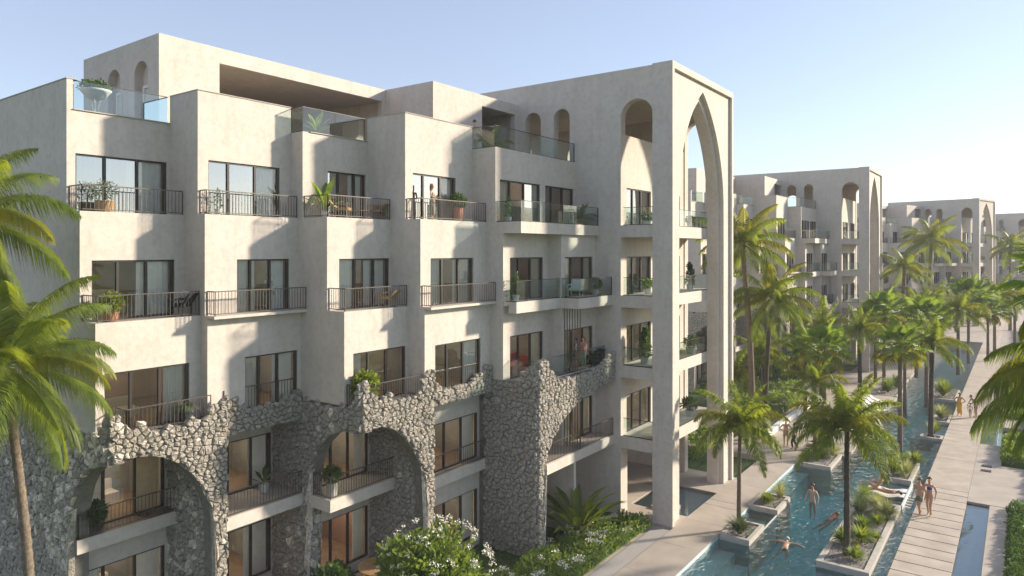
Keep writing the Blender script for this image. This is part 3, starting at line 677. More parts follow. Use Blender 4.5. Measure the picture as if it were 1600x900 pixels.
slabs('deck', '', -12.2, -10.35, [5, 9, 12, 15, 18, 21, 24, 27, 30, 32.28], 'deck_paving', gap=.012, bed=None)
slabs('deck', '', -12.2, -10.35, [32.28, 33.02], 'deck_paving', gap=.06)
slabs('deck', '', -12.2, -10.35, [33.02, 36, 39, 41.55], 'deck_paving', gap=.012)
slabs('deck', '', -14.9, -10.35, [41.56, 44.6], 'deck_paving', gap=.01)
slabs('deck', '', -14.9, -8.5, [44.61, 48, 52, 56, 60, 64, 68, 72, 76], 'deck_paving', gap=.014)
st('deck', 'deck_paving', [(-13.7, -8.5, 76.01, 175, -.3, 0), (-1.19, -.5, 15, 40, -.3, -.02), (-2.09, .6, 40.01, 47.6, -.3, -.005), (-2.09, -.9, 47.61, 52.4, -.3, -.01), (-.99, .3, 58, 61, -.3, .02), (-2.09, 4, 64.1, 175, -.3, -.01), (-10.34, -2.1, 110, 174.9, -1.4, -.01),
    (-8.49, -8.2, 44.61, 66, -1.4, -.02), (-15.3, -12.2, 5, 28.6, -.3, -.08)])
for (xa, xb, ya, yb) in ((-1.75, -1.3, 46.9, 47.3), (-1.75, -1.3, 45.9, 46.25)):
    q = MB(); q.box(xa, xb, ya, yb, -.004, .03); q.build('floor_grating', 'metal_dark', None, label='small dark grating set in the paving beside the walkway, ' + ('nearer one' if ya < 46.5 else 'farther one'), category='grating')
st('gravel_path', 'gravel_pale', [(-12.95, -12.21, 5, 28.3, -.079, -.03)])
st('lawn', 'lawn', [(-30, -13.2, 3, 28.6, -.079, -.02), (-60, -14.91, 37.0, 75, -.3, -.02), (-19, -15.3, 36.7, 44, -.019, .02), (-60, -13.71, 122, 134, -.3, -.02), (-60, -13.71, 90, 118, -.3, -.03)])
st('passage_paving', 'deck_paving', [(-24, -12.21, 28.61, 30.2, -.29, 0), (-24, -15.0, 30.21, 36.9, -.29, 0.0), (-15.0, -12.21, 34.0, 36.9, -.29, 0.0), (-14.0, -12.9, 30.21, 31.1, -.29, .12)])
st('plunge_pool_floor', 'pool_shelf', [(-15.0, -12.21, 30.2, 34, -.29, -.2)])
g = MB(); g.add([(-15, 30.2, -.06), (-12.21, 30.2, -.06), (-12.21, 34, -.06), (-15, 34, -.06)], [(0, 1, 2, 3)]); g.build('plunge_pool_water', 'water_still', None, kind='structure')
q = MB(); q.box(-13.45, -13.1, 46, 60, 0.001, .34); q.build('low_wall', 'white_paint', None, label='low white bench wall running along the planted bed beyond the arch', category='low wall')

# planters standing in the pool
def planter(x0, x1, y0, y1, top, label, wt=.16, bot=-1.45, m='concrete', fill='gravel'):
    t = thing('planter', label, 'planter', ((x0 + x1) / 2, (y0 + y1) / 2, bot), 'concrete planters along the pool')
    b = MB(); F = lambda a, z, d: (a, z, top + d)
    b.box(x0, x1, y0, y0 + wt, bot, top); b.box(x0, x1, y1 - wt, y1, bot, top); b.box(x0, x0 + wt, y0 + wt, y1 - wt, bot, top); b.box(x1 - wt, x1, y0 + wt, y1 - wt, bot, top)
    b.build('planter_wall', m, t)
    b = MB(); nx, ny = max(2, int((x1 - x0) / .3)), max(2, int((y1 - y0) / .3)); vs = []; r = random.Random(3)
    for j in range(ny + 1):
        for i in range(nx + 1): vs.append((x0 + wt + (x1 - x0 - 2 * wt) * i / nx, y0 + wt + (y1 - y0 - 2 * wt) * j / ny, top - .06 + r.uniform(-.02, .03)))
    b.add(vs, [(j * (nx + 1) + i, j * (nx + 1) + i + 1, (j + 1) * (nx + 1) + i + 1, (j + 1) * (nx + 1) + i) for j in range(ny) for i in range(nx)])
    b.build('soil_bed', fill, t)
    # pebbles on top
    pb = MB()
    for _ in range(int((x1 - x0) * (y1 - y0) * 55)):
        x, y, s = r.uniform(x0 + wt, x1 - wt), r.uniform(y0 + wt, y1 - wt), r.uniform(.018, .045)
        z = top - .05; pb.add([(x - s, y, z), (x, y - s * .8, z), (x + s, y, z), (x, y + s * .8, z), (x, y, z + s)], [(0, 1, 4), (1, 2, 4), (2, 3, 4), (3, 0, 4)])
    pb.build('pebbles', 'gravel', t, kind='stuff')
    return t
planter(-10.3, -9.05, 29.0, 31.1, .08, 'square concrete planter nearest the arch frame, one slim palm and a grass tuft in it')
planter(-10.4, -9.05, 33.15, 35.35, .08, 'small concrete planter beyond the little water spill, lime grass in it')
planter(-6.4, -4.55, 28.7, 37.2, .08, 'long concrete planter in the foreground between pool and stepped walkway', wt=.2)
planter(-10.34, -8.5, 41.56, 44.6, .06, 'dark gravel planter where the pool widens, shrubs and a fan palm in it')
planter(-6.06, -4.6, 41.45, 45.2, .08, 'grassy planter behind the two reclining bathers')
planter(-5.3, -4.05, 52.05, 53.1, .02, 'narrow ledge planter in the water holding a dark palm trunk')
planter(-5.1, -4.05, 57.2, 60.0, .05, 'planter with a lime grass tuft beside the person in yellow')
planter(-9.9, -8.2, 65, 71, .05, 'distant planter with dark shrubs on the far left pool edge')
planter(-6.2, -4.2, 66, 71, .05, 'distant planter with lime shrubs right of the pool')
# spill glass of the little cascade, glass edge of the shallow shelf
q = MB(); q.box(-9.12, -9.06, 31.12, 33.13, -.75, -.14); q.box(-10.3, -9.12, 31.12, 33.13, -1.4, -.55); q.build('cascade_weir', 'pool_shelf', None, label='low pale weir spilling water between the two small planters', category='weir')

# ------------------------------------------------------------------ foliage
def leafcloud(mb, c, r, n, s, rnd, up=.5, shell=.55, asp=2.2):
    for _ in range(n):
        while True:
            p = Vector((rnd.uniform(-1, 1), rnd.uniform(-1, 1), rnd.uniform(-1, 1)))
            if p.length < 1 and p.length > shell * rnd.random() ** .3: break
        nz = .78 + .35 * noise.noise(Vector((p.x * 2.3 + c[0], p.y * 2.3 + c[1], p.z * 2.3 + c[2])))
        q = Vector((c[0] + p.x * r[0] * nz, c[1] + p.y * r[1] * nz, c[2] + p.z * r[2] * nz))
        d = (Vector((p.x, p.y, p.z + up)) + Vector((rnd.gauss(0, .5), rnd.gauss(0, .5), rnd.gauss(0, .4)))).normalized()
        t = d.cross(Vector((rnd.gauss(0, 1), rnd.gauss(0, 1), rnd.gauss(0, 1)))).normalized(); l = s * rnd.uniform(.6, 1.3)
        m = q + d * l * .5; e = q + d * l - Vector((0, 0, l * .18))
        mb.add([q, m + t * l / asp / 2, e, m - t * l / asp / 2], [(0, 1, 2), (0, 2, 3)])
def bush(loc, r, label, cat='shrub', m='bush_leaf', n=500, s=.12, group=None, flowers=0, seed=0, fm='flower_white', stem=True, name='shrub'):
    rnd = random.Random(seed + int(abs(loc[0]) * 10)); t = thing(name, label, cat, loc, group)
    b = MB(); c = (loc[0], loc[1], loc[2] + r[2] * .95)
    k = max(3, int(r[0] * 5))
    for i in range(k):
        a = rnd.uniform(0, 2 * pi); rr = rnd.uniform(0, .55)
        leafcloud(b, (c[0] + cos(a) * r[0] * rr, c[1] + sin(a) * r[1] * rr, c[2] + rnd.uniform(-.35, .35) * r[2]), (r[0] * .6, r[1] * .6, r[2] * .6), n // k, s, rnd)
    b.build('foliage', m, t, kind='stuff')
    if stem:
        b = MB()
        for i in range(4):
            a = rnd.uniform(0, 2 * pi); b.tube([loc, (loc[0] + cos(a) * r[0] * .2, loc[1] + sin(a) * r[1] * .2, loc[2] + r[2] * .6), (loc[0] + cos(a) * r[0] * .5, loc[1] + sin(a) * r[1] * .5, loc[2] + r[2] * 1.2)], [.02 + r[2] * .02, .015, .006], 5)
        b.build('stem', 'trunk_dark', t)
    if flowers:
        b = MB()
        for i in range(flowers):
            d = Vector((rnd.gauss(0, 1), rnd.gauss(0, 1), abs(rnd.gauss(.5, .8)))).normalized(); q = Vector(c) + Vector((d.x * r[0] * .9, d.y * r[1] * .9, d.z * r[2] * .95))
            for j in range(22):
                o = q + Vector((rnd.gauss(0, .06), rnd.gauss(0, .06), rnd.gauss(0, .03))); e = rnd.uniform(.011, .022)
                v = Vector((rnd.gauss(0, 1), rnd.gauss(0, 1), 1)).normalized(); x = v.cross(Vector((1, 0, 0))).normalized() * e; y = v.cross(x).normalized() * e
                b.add([o - x - y, o + x - y, o + x + y, o - x + y], [(0, 1, 2, 3)])
        b.build('flower_heads', fm, t, kind='stuff')
    return t
def hedge(name, boxes, m, s=.12, dens=190, label=None, flowers=0, h=.5):
    b = MB(); rnd = random.Random(len(boxes) * 7 + int(boxes[0][2])); fl = MB()
    for (x0, x1, y0, y1, z0, z1) in boxes:
        n = int((x1 - x0) * (y1 - y0) * dens)
        for _ in range(n):
            x, y = rnd.uniform(x0, x1), rnd.uniform(y0, y1); k = noise.noise(Vector((x * 1.3, y * 1.3, 3))) * .5 + .5
            k2 = noise.noise(Vector((x * 4, y * 4, 7))) * .12
            z = z0 + (z1 - z0) * max(.1, rnd.random() ** .45 * (.45 + .75 * k) + k2)
            e = min(x - x0, x1 - x, .25) / .25; z = z0 + (z - z0) * (.35 + .65 * e)
            d = Vector((rnd.gauss(0, .7), rnd.gauss(0, .7), 1)).normalized(); t = d.cross(Vector((rnd.gauss(0, 1), rnd.gauss(0, 1), .1))).normalized(); l = s * rnd.uniform(.6, 1.4); q = Vector((x, y, z)); mm = q + d * l * .5
            b.add([q, mm + t * l * .22, q + d * l - Vector((0, 0, .02)), mm - t * l * .22], [(0, 1, 2), (0, 2, 3)])
        for _ in range(int((x1 - x0) * (y1 - y0) * flowers)):
            x, y = rnd.uniform(x0, x1), rnd.uniform(y0, y1)
            if noise.noise(Vector((x * .9, y * .9, 11))) < .0: continue
            k = noise.noise(Vector((x * 1.3, y * 1.3, 3))) * .5 + .5; q = Vector((x, y, z0 + (z1 - z0) * (.55 + .75 * k)))
            for j in range(26):
                o = q + Vector((rnd.gauss(0, .08), rnd.gauss(0, .08), rnd.gauss(0, .04))); e = rnd.uniform(.015, .032)
                v = Vector((rnd.gauss(0, 1), rnd.gauss(0, 1), 1)).normalized(); xx = v.cross(Vector((1, 0, 0))).normalized() * e; yy = v.cross(xx).normalized() * e
                fl.add([o - xx - yy, o + xx - yy, o + xx + yy, o - xx + yy], [(0, 1, 2, 3)])
    o = b.build(name, m, None, kind='stuff', label=label)
    if fl.v: fl.build(name + '_flowers', 'flower_white', None, kind='stuff', label='white flower heads over the ' + label)
    return o
hedge('flower_bed', [(-15.2, -13.0, 14, 25.2, -.05, .75), (-14.6, -12.95, 25.2, 28.2, -.05, .6)], 'bush_leaf', .15, 330, 'bright green flowering border along the gravel strip', flowers=6)
hedge('hedge_bed', [(-.5, 2.6, 28.5, 40.2, -.1, .55)], 'bush_dark', .13, 420, 'dense dark hedge at the right edge')
hedge('hedge_bed', [(-1.3, -.2, 27.3, 28.6, -.1, .5)], 'bush_dark', .13, 420, 'low dark hedge block at the bottom right')
hedge('hedge_bed', [(-.9, 1.8, 48.2, 54, -.1, .75), (.3, 3, 54, 64, -.1, .6), (-.8, .3, 61.2, 63.6, -.1, .6), (.65, 2.6, 40.4, 48.2, -.1, .7), (-1.0, .9, 67, 84, -.1, .8)], 'bush_leaf', .2, 260, 'mid green hedge right of the farther walkway')
hedge('ground_cover', [(.0, 10, 64, 130, -.1, 1.1), (1.6, 8, 40.5, 64, -.1, .7)], 'bush_leaf', .36, 60, 'green planting filling the right side')
hedge('flower_bed', [(-19.5, -14.95, 38, 46, -.02, 1.0), (-18, -13.9, 46, 60, -.02, 1.1), (-19, -15, 60, 75, -.02, 1.0)], 'bush_leaf', .22, 210, 'planted bed of white flowers beyond the arch frame', flowers=1.6)
hedge('ground_cover', [(-22, -15, 85, 125, 0, 1.2), (-16, -13.9, 120, 136, 0, 1.2), (-14, -8, 150, 175, 0, 1.5)], 'bush_leaf', .5, 14, 'far green planting between the distant buildings')
# grass on the lawn near the camera
b = MB(); rnd = random.Random(4)
for _ in range(14000):
    x, y = rnd.uniform(-19, -13.1), rnd.uniform(17, 28.5); h = rnd.uniform(.03, .08); a = rnd.uniform(0, pi)
    b.add([(x - cos(a) * .012, y - sin(a) * .012, -.02), (x + cos(a) * .012, y + sin(a) * .012, -.02), (x + rnd.gauss(0, .02), y + rnd.gauss(0, .02), h)], [(0, 1, 2)])
b.build('grass', 'bush_leaf', None, kind='stuff', label='short grass of the lawn under the stone wall')

# blades: grass tufts, spiky plants
def tuft(loc, h, n, spread, label, cat='grass tuft', m='bush_lime', wd=.02, seed=1, group='grass tufts in the planters', name='grass_tuft', up=1.0, plume=0):
    rnd = random.Random(seed + int(loc[1] * 10)); t = thing(name, label, cat, loc, group); b = MB()
    for _ in range(n):
        a = rnd.uniform(0, 2 * pi); e = rnd.uniform(.15, 1.15) * spread; L = h * rnd.uniform(.7, 1.1); d = Vector((cos(a), sin(a), 0)); s = Vector((-sin(a), cos(a), 0)); p = Vector(loc) + d * rnd.uniform(0, .08); ang = pi / 2 - e * .6; vs = []; k = 4
        for i in range(k + 1):
            ww = wd * (1 - i / k) ** .7 * (1 if i else .7); vs += [p - s * ww, p + s * ww]
            p = p + (d * cos(ang) + Vector((0, 0, sin(ang) * up))) * L / k; ang -= e * .45
        b.add(vs, [(2 * i, 2 * i + 1, 2 * i + 3, 2 * i + 2) for i in range(k)])
    b.build('blades', m, t)
    return t
TU = [(-9.6, 29.5, .08, .75, 260, 1.0, 'olive', 'rounded olive grass tuft at the foot of the palm nearest the arch frame', .014), (-9.75, 34.0, .08, .5, 150, 1.1, 'bush_lime', 'lime grass tuft in the small planter past the weir', .02),
      (-9.4, 34.9, .08, .85, 160, .9, 'grass_pale', 'pale feathery grass behind the lime tuft in the small planter', .008),
      (-5.2, 29.8, .08, .5, 120, 1.1, 'bush_lime', 'lime spiky tuft nearest the front corner of the long planter', .022), (-5.9, 31.1, .08, .65, 110, 1.0, 'bush_leaf', 'green spiky tuft left of the palm trunk in the long planter', .03),
      (-5.3, 31.6, .08, .7, 110, 1.0, 'bush_lime', 'bright spiky tuft just behind the palm trunk in the long planter', .03), (-5.5, 33.0, .08, .65, 110, 1.0, 'bush_leaf', 'green spiky tuft midway along the long planter', .03),
      (-4.9, 32.3, .08, .35, 90, 1.1, 'bush_lime', 'small lime tuft by the right rim of the long planter', .02), (-5.1, 34.2, .08, .45, 120, 1.1, 'bush_lime', 'low lime tuft before the fluffy grasses in the long planter', .02),
      (-4.85, 35.2, .08, .8, 420, 1.15, 'grass_pale', 'brightest fluffy yellow grass clump beside the walkway', .008), (-5.35, 35.9, .08, .85, 420, 1.05, 'grass_pale', 'second fluffy grass clump at the back of the long planter', .008), (-5.9, 34.8, .08, 1.0, 260, .8, 'olive', 'tall olive grasses at the pool side of the long planter', .01),
      (-5.95, 36.5, .08, .9, 240, .9, 'bush_leaf', 'tall green grasses at the far left end of the long planter', .012),
      (-5.6, 42.4, .08, .85, 320, 1.1, 'bush_lime', 'wide green grass clump behind the reclining bathers', .012), (-5.0, 42.6, .08, .8, 320, 1.1, 'grass_pale', 'fluffy pale grass at the middle of the planter behind the bathers', .01), (-5.3, 44.2, .08, .8, 200, 1.0, 'bush_leaf', 'dark grass clump at the back of the planter behind the bathers', .012), (-4.8, 44.9, .08, .75, 120, 1.0, 'bush_lime', 'spiky lime plant at the far end of the planter behind the bathers', .03),
      (-9.9, 42.2, .06, .5, 120, 1.0, 'bush_dark', 'small dark tuft on the dark gravel planter', .03), (-9.3, 43.2, .06, .7, 200, 1.0, 'bush_leaf', 'green grasses beneath the fan palm', .02), (-8.9, 44.0, .06, .9, 200, 1.0, 'grass_pale', 'pale grasses right of the fan palm trunk', .012),
      (-4.6, 58.3, .05, 1.0, 260, 1.0, 'grass_pale', 'lime grass clump beside the person in yellow', .02), (-4.7, 54.0, -.2, .9, 200, .8, 'bush_lime', 'grass clump rising from the ledge past the dark palm trunk', .02), (-9.1, 66.5, .05, 1.2, 240, .9, 'bush_leaf', 'dark grasses on the far planter at left of the pool', .025), (-5.2, 67.5, .05, 1.4, 300, 1.0, 'bush_lime', 'rounded lime shrub grass on the far right planter', .025), (-8.8, 69.0, .05, 1.1, 240, .9, 'bush_dark', 'darker clump behind on the far left planter', .025)]
for i, (x, y, z, h, n, sp, m, lab, wd) in enumerate(TU): tuft((x, y, z), h * 1.15, int(n * 1.5), sp, lab, m='olive_leaf' if m == 'olive' else m, wd=wd * 1.35, seed=i)
# broad leaved plant at the end of the lawn
def broadplant(loc, n, L, label, m='bush_leaf', wd=.16, seed=3, e0=.2, cat='plant', name='broad_leaved_plant', group=None, droop=.35):
    rnd = random.Random(seed); t = thing(name, label, cat, loc, group)
    for j in range(n):
        a = j * 2.4 + rnd.uniform(-.3, .3); e = e0 + .75 * (j / n); Lf = L * rnd.uniform(.75, 1.1); d = Vector((cos(a), sin(a), 0)); s = Vector((-sin(a), cos(a), 0)); p = Vector(loc) + d * .04; ang = pi / 2 - e; k = 7; b = MB(); vs = []
        prof = [.12, .1, .55, .95, 1.0, .85, .5, .04]
        for i in range(k + 1):
            ww = wd * prof[i]; vs += [p - s * ww + Vector((0, 0, ww * .35)), p, p + s * ww + Vector((0, 0, ww * .35))]
            p = p + (d * cos(ang) + Vector((0, 0, sin(ang)))) * Lf / k; ang -= droop / k * (1 + i * .4)
        b.add(vs, [(3 * i + c, 3 * i + c + 1, 3 * i + c + 4, 3 * i + c + 3) for i in range(k) for c in (0, 1)]); b.build('leaf', m, t)
    return t
broadplant((-14.9, 25.0, -.02), 26, 2.7, 'large broad leaved plant fanning out on the lawn beside the stone wall', wd=.17, m='palm_leaf', e0=.08, droop=.5)
bush((-14.9, 16.3, -.02), (2.1, 2.1, 1.9), 'rounded green shrub crowned with white flower heads at the bottom of the view', 'flowering shrub', n=6500, s=.24, flowers=90, seed=2, name='flowering_shrub')
bush((-14.5, 15.4, -.02), (.7, .6, .35), 'low white flowered plant right of the big flowering shrub', 'flowering shrub', n=900, s=.12, flowers=26, seed=5, name='flowering_shrub')
bush((-18.6, 14.7, -.02), (.7, .6, .4), 'low white flowered plant left of the big flowering shrub', 'flowering shrub', n=900, s=.12, flowers=22, seed=6, name='flowering_shrub')
bush((-16.2, 38.2, 0), (.8, .8, .75), 'white flowering bush seen through the base of the arch frame', 'flowering shrub', n=1200, s=.16, flowers=22, seed=8, name='flowering_shrub')
tuft((-19.9, 13.9, -.02), 1.3, 70, .9, 'spiky palm seedling at the foot of the left stone pier', m='palm_leaf', wd=.035, name='spiky_plant', cat='spiky plant', group='spiky plants at the stone piers')
tuft((-18.4, 14.2, -.02), 1.35, 60, .8, 'yellow green spiky plant before the middle stone pier', m='palm_leaf_yellow', wd=.035, name='spiky_plant', cat='spiky plant', group='spiky plants at the stone piers', seed=4)
bush((-19.3, 16.3, -.02), (.6, .6, .8), 'dark leafy bush on the ground terrace between the stone piers', n=700, s=.22, m='bush_dark', seed=9)

# ------------------------------------------------------------------ palms
def frond_mesh(L, e0, droop, seed, n=44, ll=.42, wd=.022, hang=.5, vee=.25, m='palm_leaf', plume=0):
    rnd = random.Random(seed); b = MB(); K = 16; P = []; A = []; p = Vector((0, 0, 0)); ang = e0
    for i in range(K + 1):
        P.append(p.copy()); A.append(ang); p = p + Vector((cos(ang), 0, sin(ang))) * L / K; ang -= droop / K * (.4 + 1.2 * i / K)
    b.tube([P[i] for i in range(0, K + 1, 2)], [.028 * (1 - .9 * i / K) + .003 for i in range(0, K + 1, 2)], 4)
    for i in range(n):
        t = .1 + .9 * (i + .5) / n; f = t * K; k = min(int(f), K - 1); q = P[k].lerp(P[k + 1], f - k); a = A[k]; T = Vector((cos(a), 0, sin(a))); Nn = Vector((-sin(a), 0, cos(a)))
        prof = (sin(pi * min(1, (t * .9 + .12))) ** .6) * (1 - .35 * t)
        for sd in (-1, 1):
            l = ll * prof * rnd.uniform(.85, 1.15); fw = .35 + .75 * t
            d = (Vector((0, sd, 0)) + T * fw + Nn * (vee * rnd.uniform(.4, 1.4) + rnd.uniform(-1, 1) * plume)).normalized(); w = T.cross(Vector((0, 0, 1)) if False else Nn).normalized(); ww = T * wd + Nn * .004
            g = Vector((0, 0, -1)); m1 = q + d * l * .45 + g * l * hang * .12 * rnd.uniform(.5, 1.4); tp = q + d * l * .85 + g * l * hang * rnd.uniform(.5, 1.1)
            b.add([q - ww * .5, q + ww * .5, m1 + ww, m1 - ww, tp], [(0, 1, 2, 3), (3, 2, 4)])
    me = bpy.data.meshes.new('frond'); me.from_pydata(b.v, [], b.f); me.materials.append(M[m]); me.update(); return me
def fan_mesh(P, R, droop, seed, m='fan_leaf', n=26):
    rnd = random.Random(seed); b = MB(); e = Vector((P, 0, 0)); b.tube([(0, 0, 0), (P * .6, 0, .04), (P, 0, 0)], [.018, .012, .01], 4)
    for i in range(n):
        a = radians(-140 + 280 * i / (n - 1)); da = radians(280 / (n - 1)) * .52; l = R * (.82 + .18 * cos(a)) * rnd.uniform(.92, 1.05)
        def q(ang, r, z): return e + Vector((cos(ang) * r, sin(ang) * r, z))
        dz = -droop * l; up = .05 * R
        b.add([e, q(a - da, l * .55, up - .02), q(a, l * .55, up + .04 * R), q(a + da, l * .55, up - .02), q(a + da * .3, l * .9, dz * .5), q(a, l, dz)], [(0, 1, 2), (0, 2, 3), (1, 5, 2), (2, 5, 4), (2, 4, 3)])
    me = bpy.data.meshes.new('fan_leaf'); me.from_pydata(b.v, [], b.f); me.materials.append(M[m]); me.update(); return me
def trunk_part(t, pts, r0, r1, m='trunk', rings=True, name='trunk'):
    pts = [Vector(p) for p in pts]; out = []; rs = []; L = sum((b - a).length for a, b in zip(pts, pts[1:])); acc = 0
    S = []
    nseg = max(8, int(L / .14)) if rings else 8
    for i in range(nseg + 1):
        f = i / nseg * (len(pts) - 1); k = min(int(f), len(pts) - 2); s = f - k
        p0, p1, p2, p3 = pts[max(k - 1, 0)], pts[k], pts[k + 1], pts[min(k + 2, len(pts) - 1)]
        c = .5 * ((2 * p1) + (p2 - p0) * s + (2 * p0 - 5 * p1 + 4 * p2 - p3) * s * s + (3 * p1 - p0 - 3 * p2 + p3) * s ** 3)
        out.append(c); rs.append((r0 + (r1 - r0) * i / nseg) * ((1.06 if i % 2 else .94) if rings else 1) * (1.35 if i == 0 else 1))
    b = MB(); b.tube(out, rs, 9); return b.build(name, m, t, smooth=True)
SET = {}
def fronds(kind):
    if kind in SET: return SET[kind]
    if kind == 'coconut': L = [frond_mesh(3.3, e, d, i, 100, .95, .018, 1.0, .1, 'palm_leaf' if i % 3 else 'palm_leaf_yellow') for i, (e, d) in enumerate([(1.25, 1.2), (.95, 1.4), (.6, 1.6), (.25, 1.5), (-.15, 1.2), (-.6, .8), (.8, 1.9)])]
    elif kind == 'coconut_near': L = [frond_mesh(3.3, e, d, i, 175, 1.05, .011, .95, .1, 'palm_leaf' if i != 3 else 'palm_leaf_yellow') for i, (e, d) in enumerate([(1.25, 1.3), (.95, 1.5), (.6, 1.7), (.3, 1.6), (-.15, 1.2), (-.7, .8), (.8, 1.9)])]
    elif kind == 'royal': L = [frond_mesh(2.5, e, d, i + 20, 125, .62, .02, .6, .3, plume=.8, m= ('palm_leaf' if i != 2 else 'palm_leaf_yellow')) for i, (e, d) in enumerate([(1.3, .7), (1.0, 1.3), (.75, 1.8), (.45, 2.1), (.1, 1.9), (-.3, 1.2)])]
    elif kind == 'fan': L = [fan_mesh(.95, .8, .25, i) for i in range(3)] + [fan_mesh(.9, .8, .6, 5, 'palm_leaf_yellow')]
    SET[kind] = L; return L
def palm(loc, h, kind, label, nf=16, sc=1.0, lean=(0, 0), r=.13, seed=0, trunk='trunk', group='feather palms', elev=None, azs=None, cat='palm tree', name='palm_tree', base_z=None, shaft=False):
    rnd = random.Random(seed * 31 + 5); t = thing(name, label, cat, loc, group); top = Vector((loc[0] + lean[0], loc[1] + lean[1], loc[2] + h))
    mid = Vector(loc).lerp(top, .5) + Vector((lean[0] * -.25, lean[1] * -.25, 0))
    trunk_part(t, [loc, mid, top], r * 1.25, r * .8, trunk)
    if shaft: b = MB(); b.tube([top - Vector((0, 0, .1)), top + Vector((0, 0, .35))], [r * .95, r * .5], 8); b.build('crown_shaft', 'bush_leaf', t)
    LS = fronds(kind); o = Vector(top) - Vector(loc)
    for j in range(nf):
        az = j * 2.39996 + rnd.uniform(-.25, .25) if azs is None else azs[j]
        if kind == 'fan':
            el = radians(80 - 125 * (j + .5) / nf); me = LS[3] if (j > nf * .72) else LS[j % 3]
            share('frond', me, t, o, (rnd.uniform(-.3, .3), -el, az), sc * rnd.uniform(.85, 1.1))
        else:
            k = min(len(LS) - 1, int(j / nf * (len(LS) - (1 if 'coco' in kind else 0)) + rnd.uniform(0, .5))) if elev is None else elev[j]
            share('frond', LS[k], t, o, (rnd.uniform(-.25, .25), 0, az), sc * rnd.uniform(.88, 1.1))
    if 'coco' in kind:
        b = MB()
        for j in range(5):
            a = j * 1.3; b.lathe((top.x + cos(a) * .17, top.y + sin(a) * .17, top.z - .32), [(.02, 0), (.09, .06), (.1, .13), (.05, .22)], 7)
        b.build('coconuts', 'palm_leaf_yellow', t, smooth=True)
    return t
# left foreground
palm((-19.44, 6.9, 0), 9.25, 'coconut_near', 'coconut palm at the left edge whose curved ringed trunk crosses the stone wall', 34, .92, (-.62, -.44), .115, 1, group='coconut palms')
palm((-21.0, 5.5, 0), 12.9, 'coconut_near', 'taller coconut palm cut off by the left edge, only its upper fronds showing', 34, .86, (-.1, .2), .13, 2, group='coconut palms')
palm((1.75, 18.7, -.1), 9.7, 'coconut_near', 'coconut palm leaning in from the right edge, drooping fronds over the walkway', 22, .92, (0, 0), .14, 3, group='coconut palms', elev=[3, 3, 4, 2, 5, 4, 3, 5, 4, 5, 3, 2, 3, 4, 5, 3, 4, 4, 3, 5, 2, 3], azs=[radians(216 + d) for d in (-8, 28, 5, -35, 15, -28, 55, -15, 42, -55, -75, 85, 110, 140, 170, 200, 230, 100, 260, 68, 150, 190)])
palm((1.3, 17.9, -.1), 11.3, 'fan', 'fan palm at the upper right edge with dark fingered leaves', 30, 1.1, (0, 0), .14, 4, group='fan palms')
# beyond the arch
palm((-13.6, 44.3, 0), 12.5, 'coconut', 'tall coconut palm rising just right of the arch frame, brown leaning trunk', 24, 1.05, (-.6, -.2), .17, 5, group='coconut palms', trunk='trunk')
palm((-13.3, 45.8, 0), 9.1, 'coconut', 'shorter dark trunked coconut palm right of the tallest one', 24, 1.0, (.6, -.5), .15, 6, group='coconut palms', trunk='trunk_dark')
palm((-9.85, 30.15, .05), 4.35, 'royal', 'slim palm in the square planter before the arch frame', 19, 1.03, (-.05, .3), .085, 7, group='slim feather palms by the pool', trunk='trunk', shaft=True)
palm((-5.56, 30.1, .05), 4.95, 'royal', 'slim palm in the long foreground planter, its crown over the swimmers', 22, 1.07, (0, 0), .11, 8, group='slim feather palms by the pool', trunk='trunk_dark', shaft=True)
palm((-9.62, 42.9, .05), 4.3, 'royal', 'slim palm on the dark gravel planter behind the two walkers', 12, .9, (0, 0), .1, 18, group='slim feather palms by the pool', trunk='trunk')
palm((-5.95, 48.3, -1.4), 7.6, 'fan', 'fan palm whose pale trunk stands straight in the open pool', 22, 1.05, (0, 0), .13, 9, group='fan palms', trunk='trunk')
palm((-4.72, 52.6, 0), 5.9, 'royal', 'dark trunked palm on the narrow ledge in the pool', 15, 1.05, (.1, 0), .14, 10, group='slim feather palms by the pool', trunk='trunk_dark')
palm((-9.7, 45.6, 0), 6.0, 'fan', 'fan palm between the planted bed and the pool deck', 22, 1.1, (0, 0), .12, 11, group='fan palms', trunk='trunk')
palm((-9.7, 57.3, 0), 6.0, 'royal', 'palm with reddish dark trunk behind the fan palms', 15, 1.05, (0, 0), .14, 12, group='slim feather palms by the pool', trunk='trunk_dark')
palm((-9.5, 67.3, 0), 6.8, 'fan', 'fan palm with a white trunk before the second building', 22, 1.25, (0, 0), .13, 13, group='fan palms', trunk='trunk')
palm((-5.9, 62.5, -.1), 6.9, 'fan', 'dark green fan palm above the middle of the pool', 22, 1.15, (0, 0), .13, 14, group='fan palms', trunk='trunk')
palm((-7.2, 61, -1.4), 6.0, 'royal', 'yellowish feather palm below the dark green fan palm', 15, 1.0, (0, 0), .12, 15, group='slim feather palms by the pool', trunk='trunk')
palm((-9.1, 98.5, 0), 13.3, 'coconut', 'lone tall coconut palm before the third building', 18, 1.25, (.3, 0), .2, 16, group='distant palms')
palm((-10.3, 85.3, 0), 10.2, 'coconut', 'shorter palm left of the lone tall coconut palm', 16, 1.0, (.2, 0), .2, 17, group='distant palms')
palm((-8.0, 76.0, 0), 6.6, 'royal', 'pale arching palm left of the third building', 16, 1.1, (0, 0), .15, 19, group='distant palms')
palm((-4.9, 80.0, 0), 6.2, 'royal', 'light green palm behind the dark fan palm', 16, 1.3, (0, 0), .15, 20, group='distant palms')
palm((-4.5, 88.5, 0), 7.0, 'fan', 'round crowned fan palm with a thin straight trunk before the third arch frame', 26, 1.6, (0, 0), .13, 21, group='distant palms')
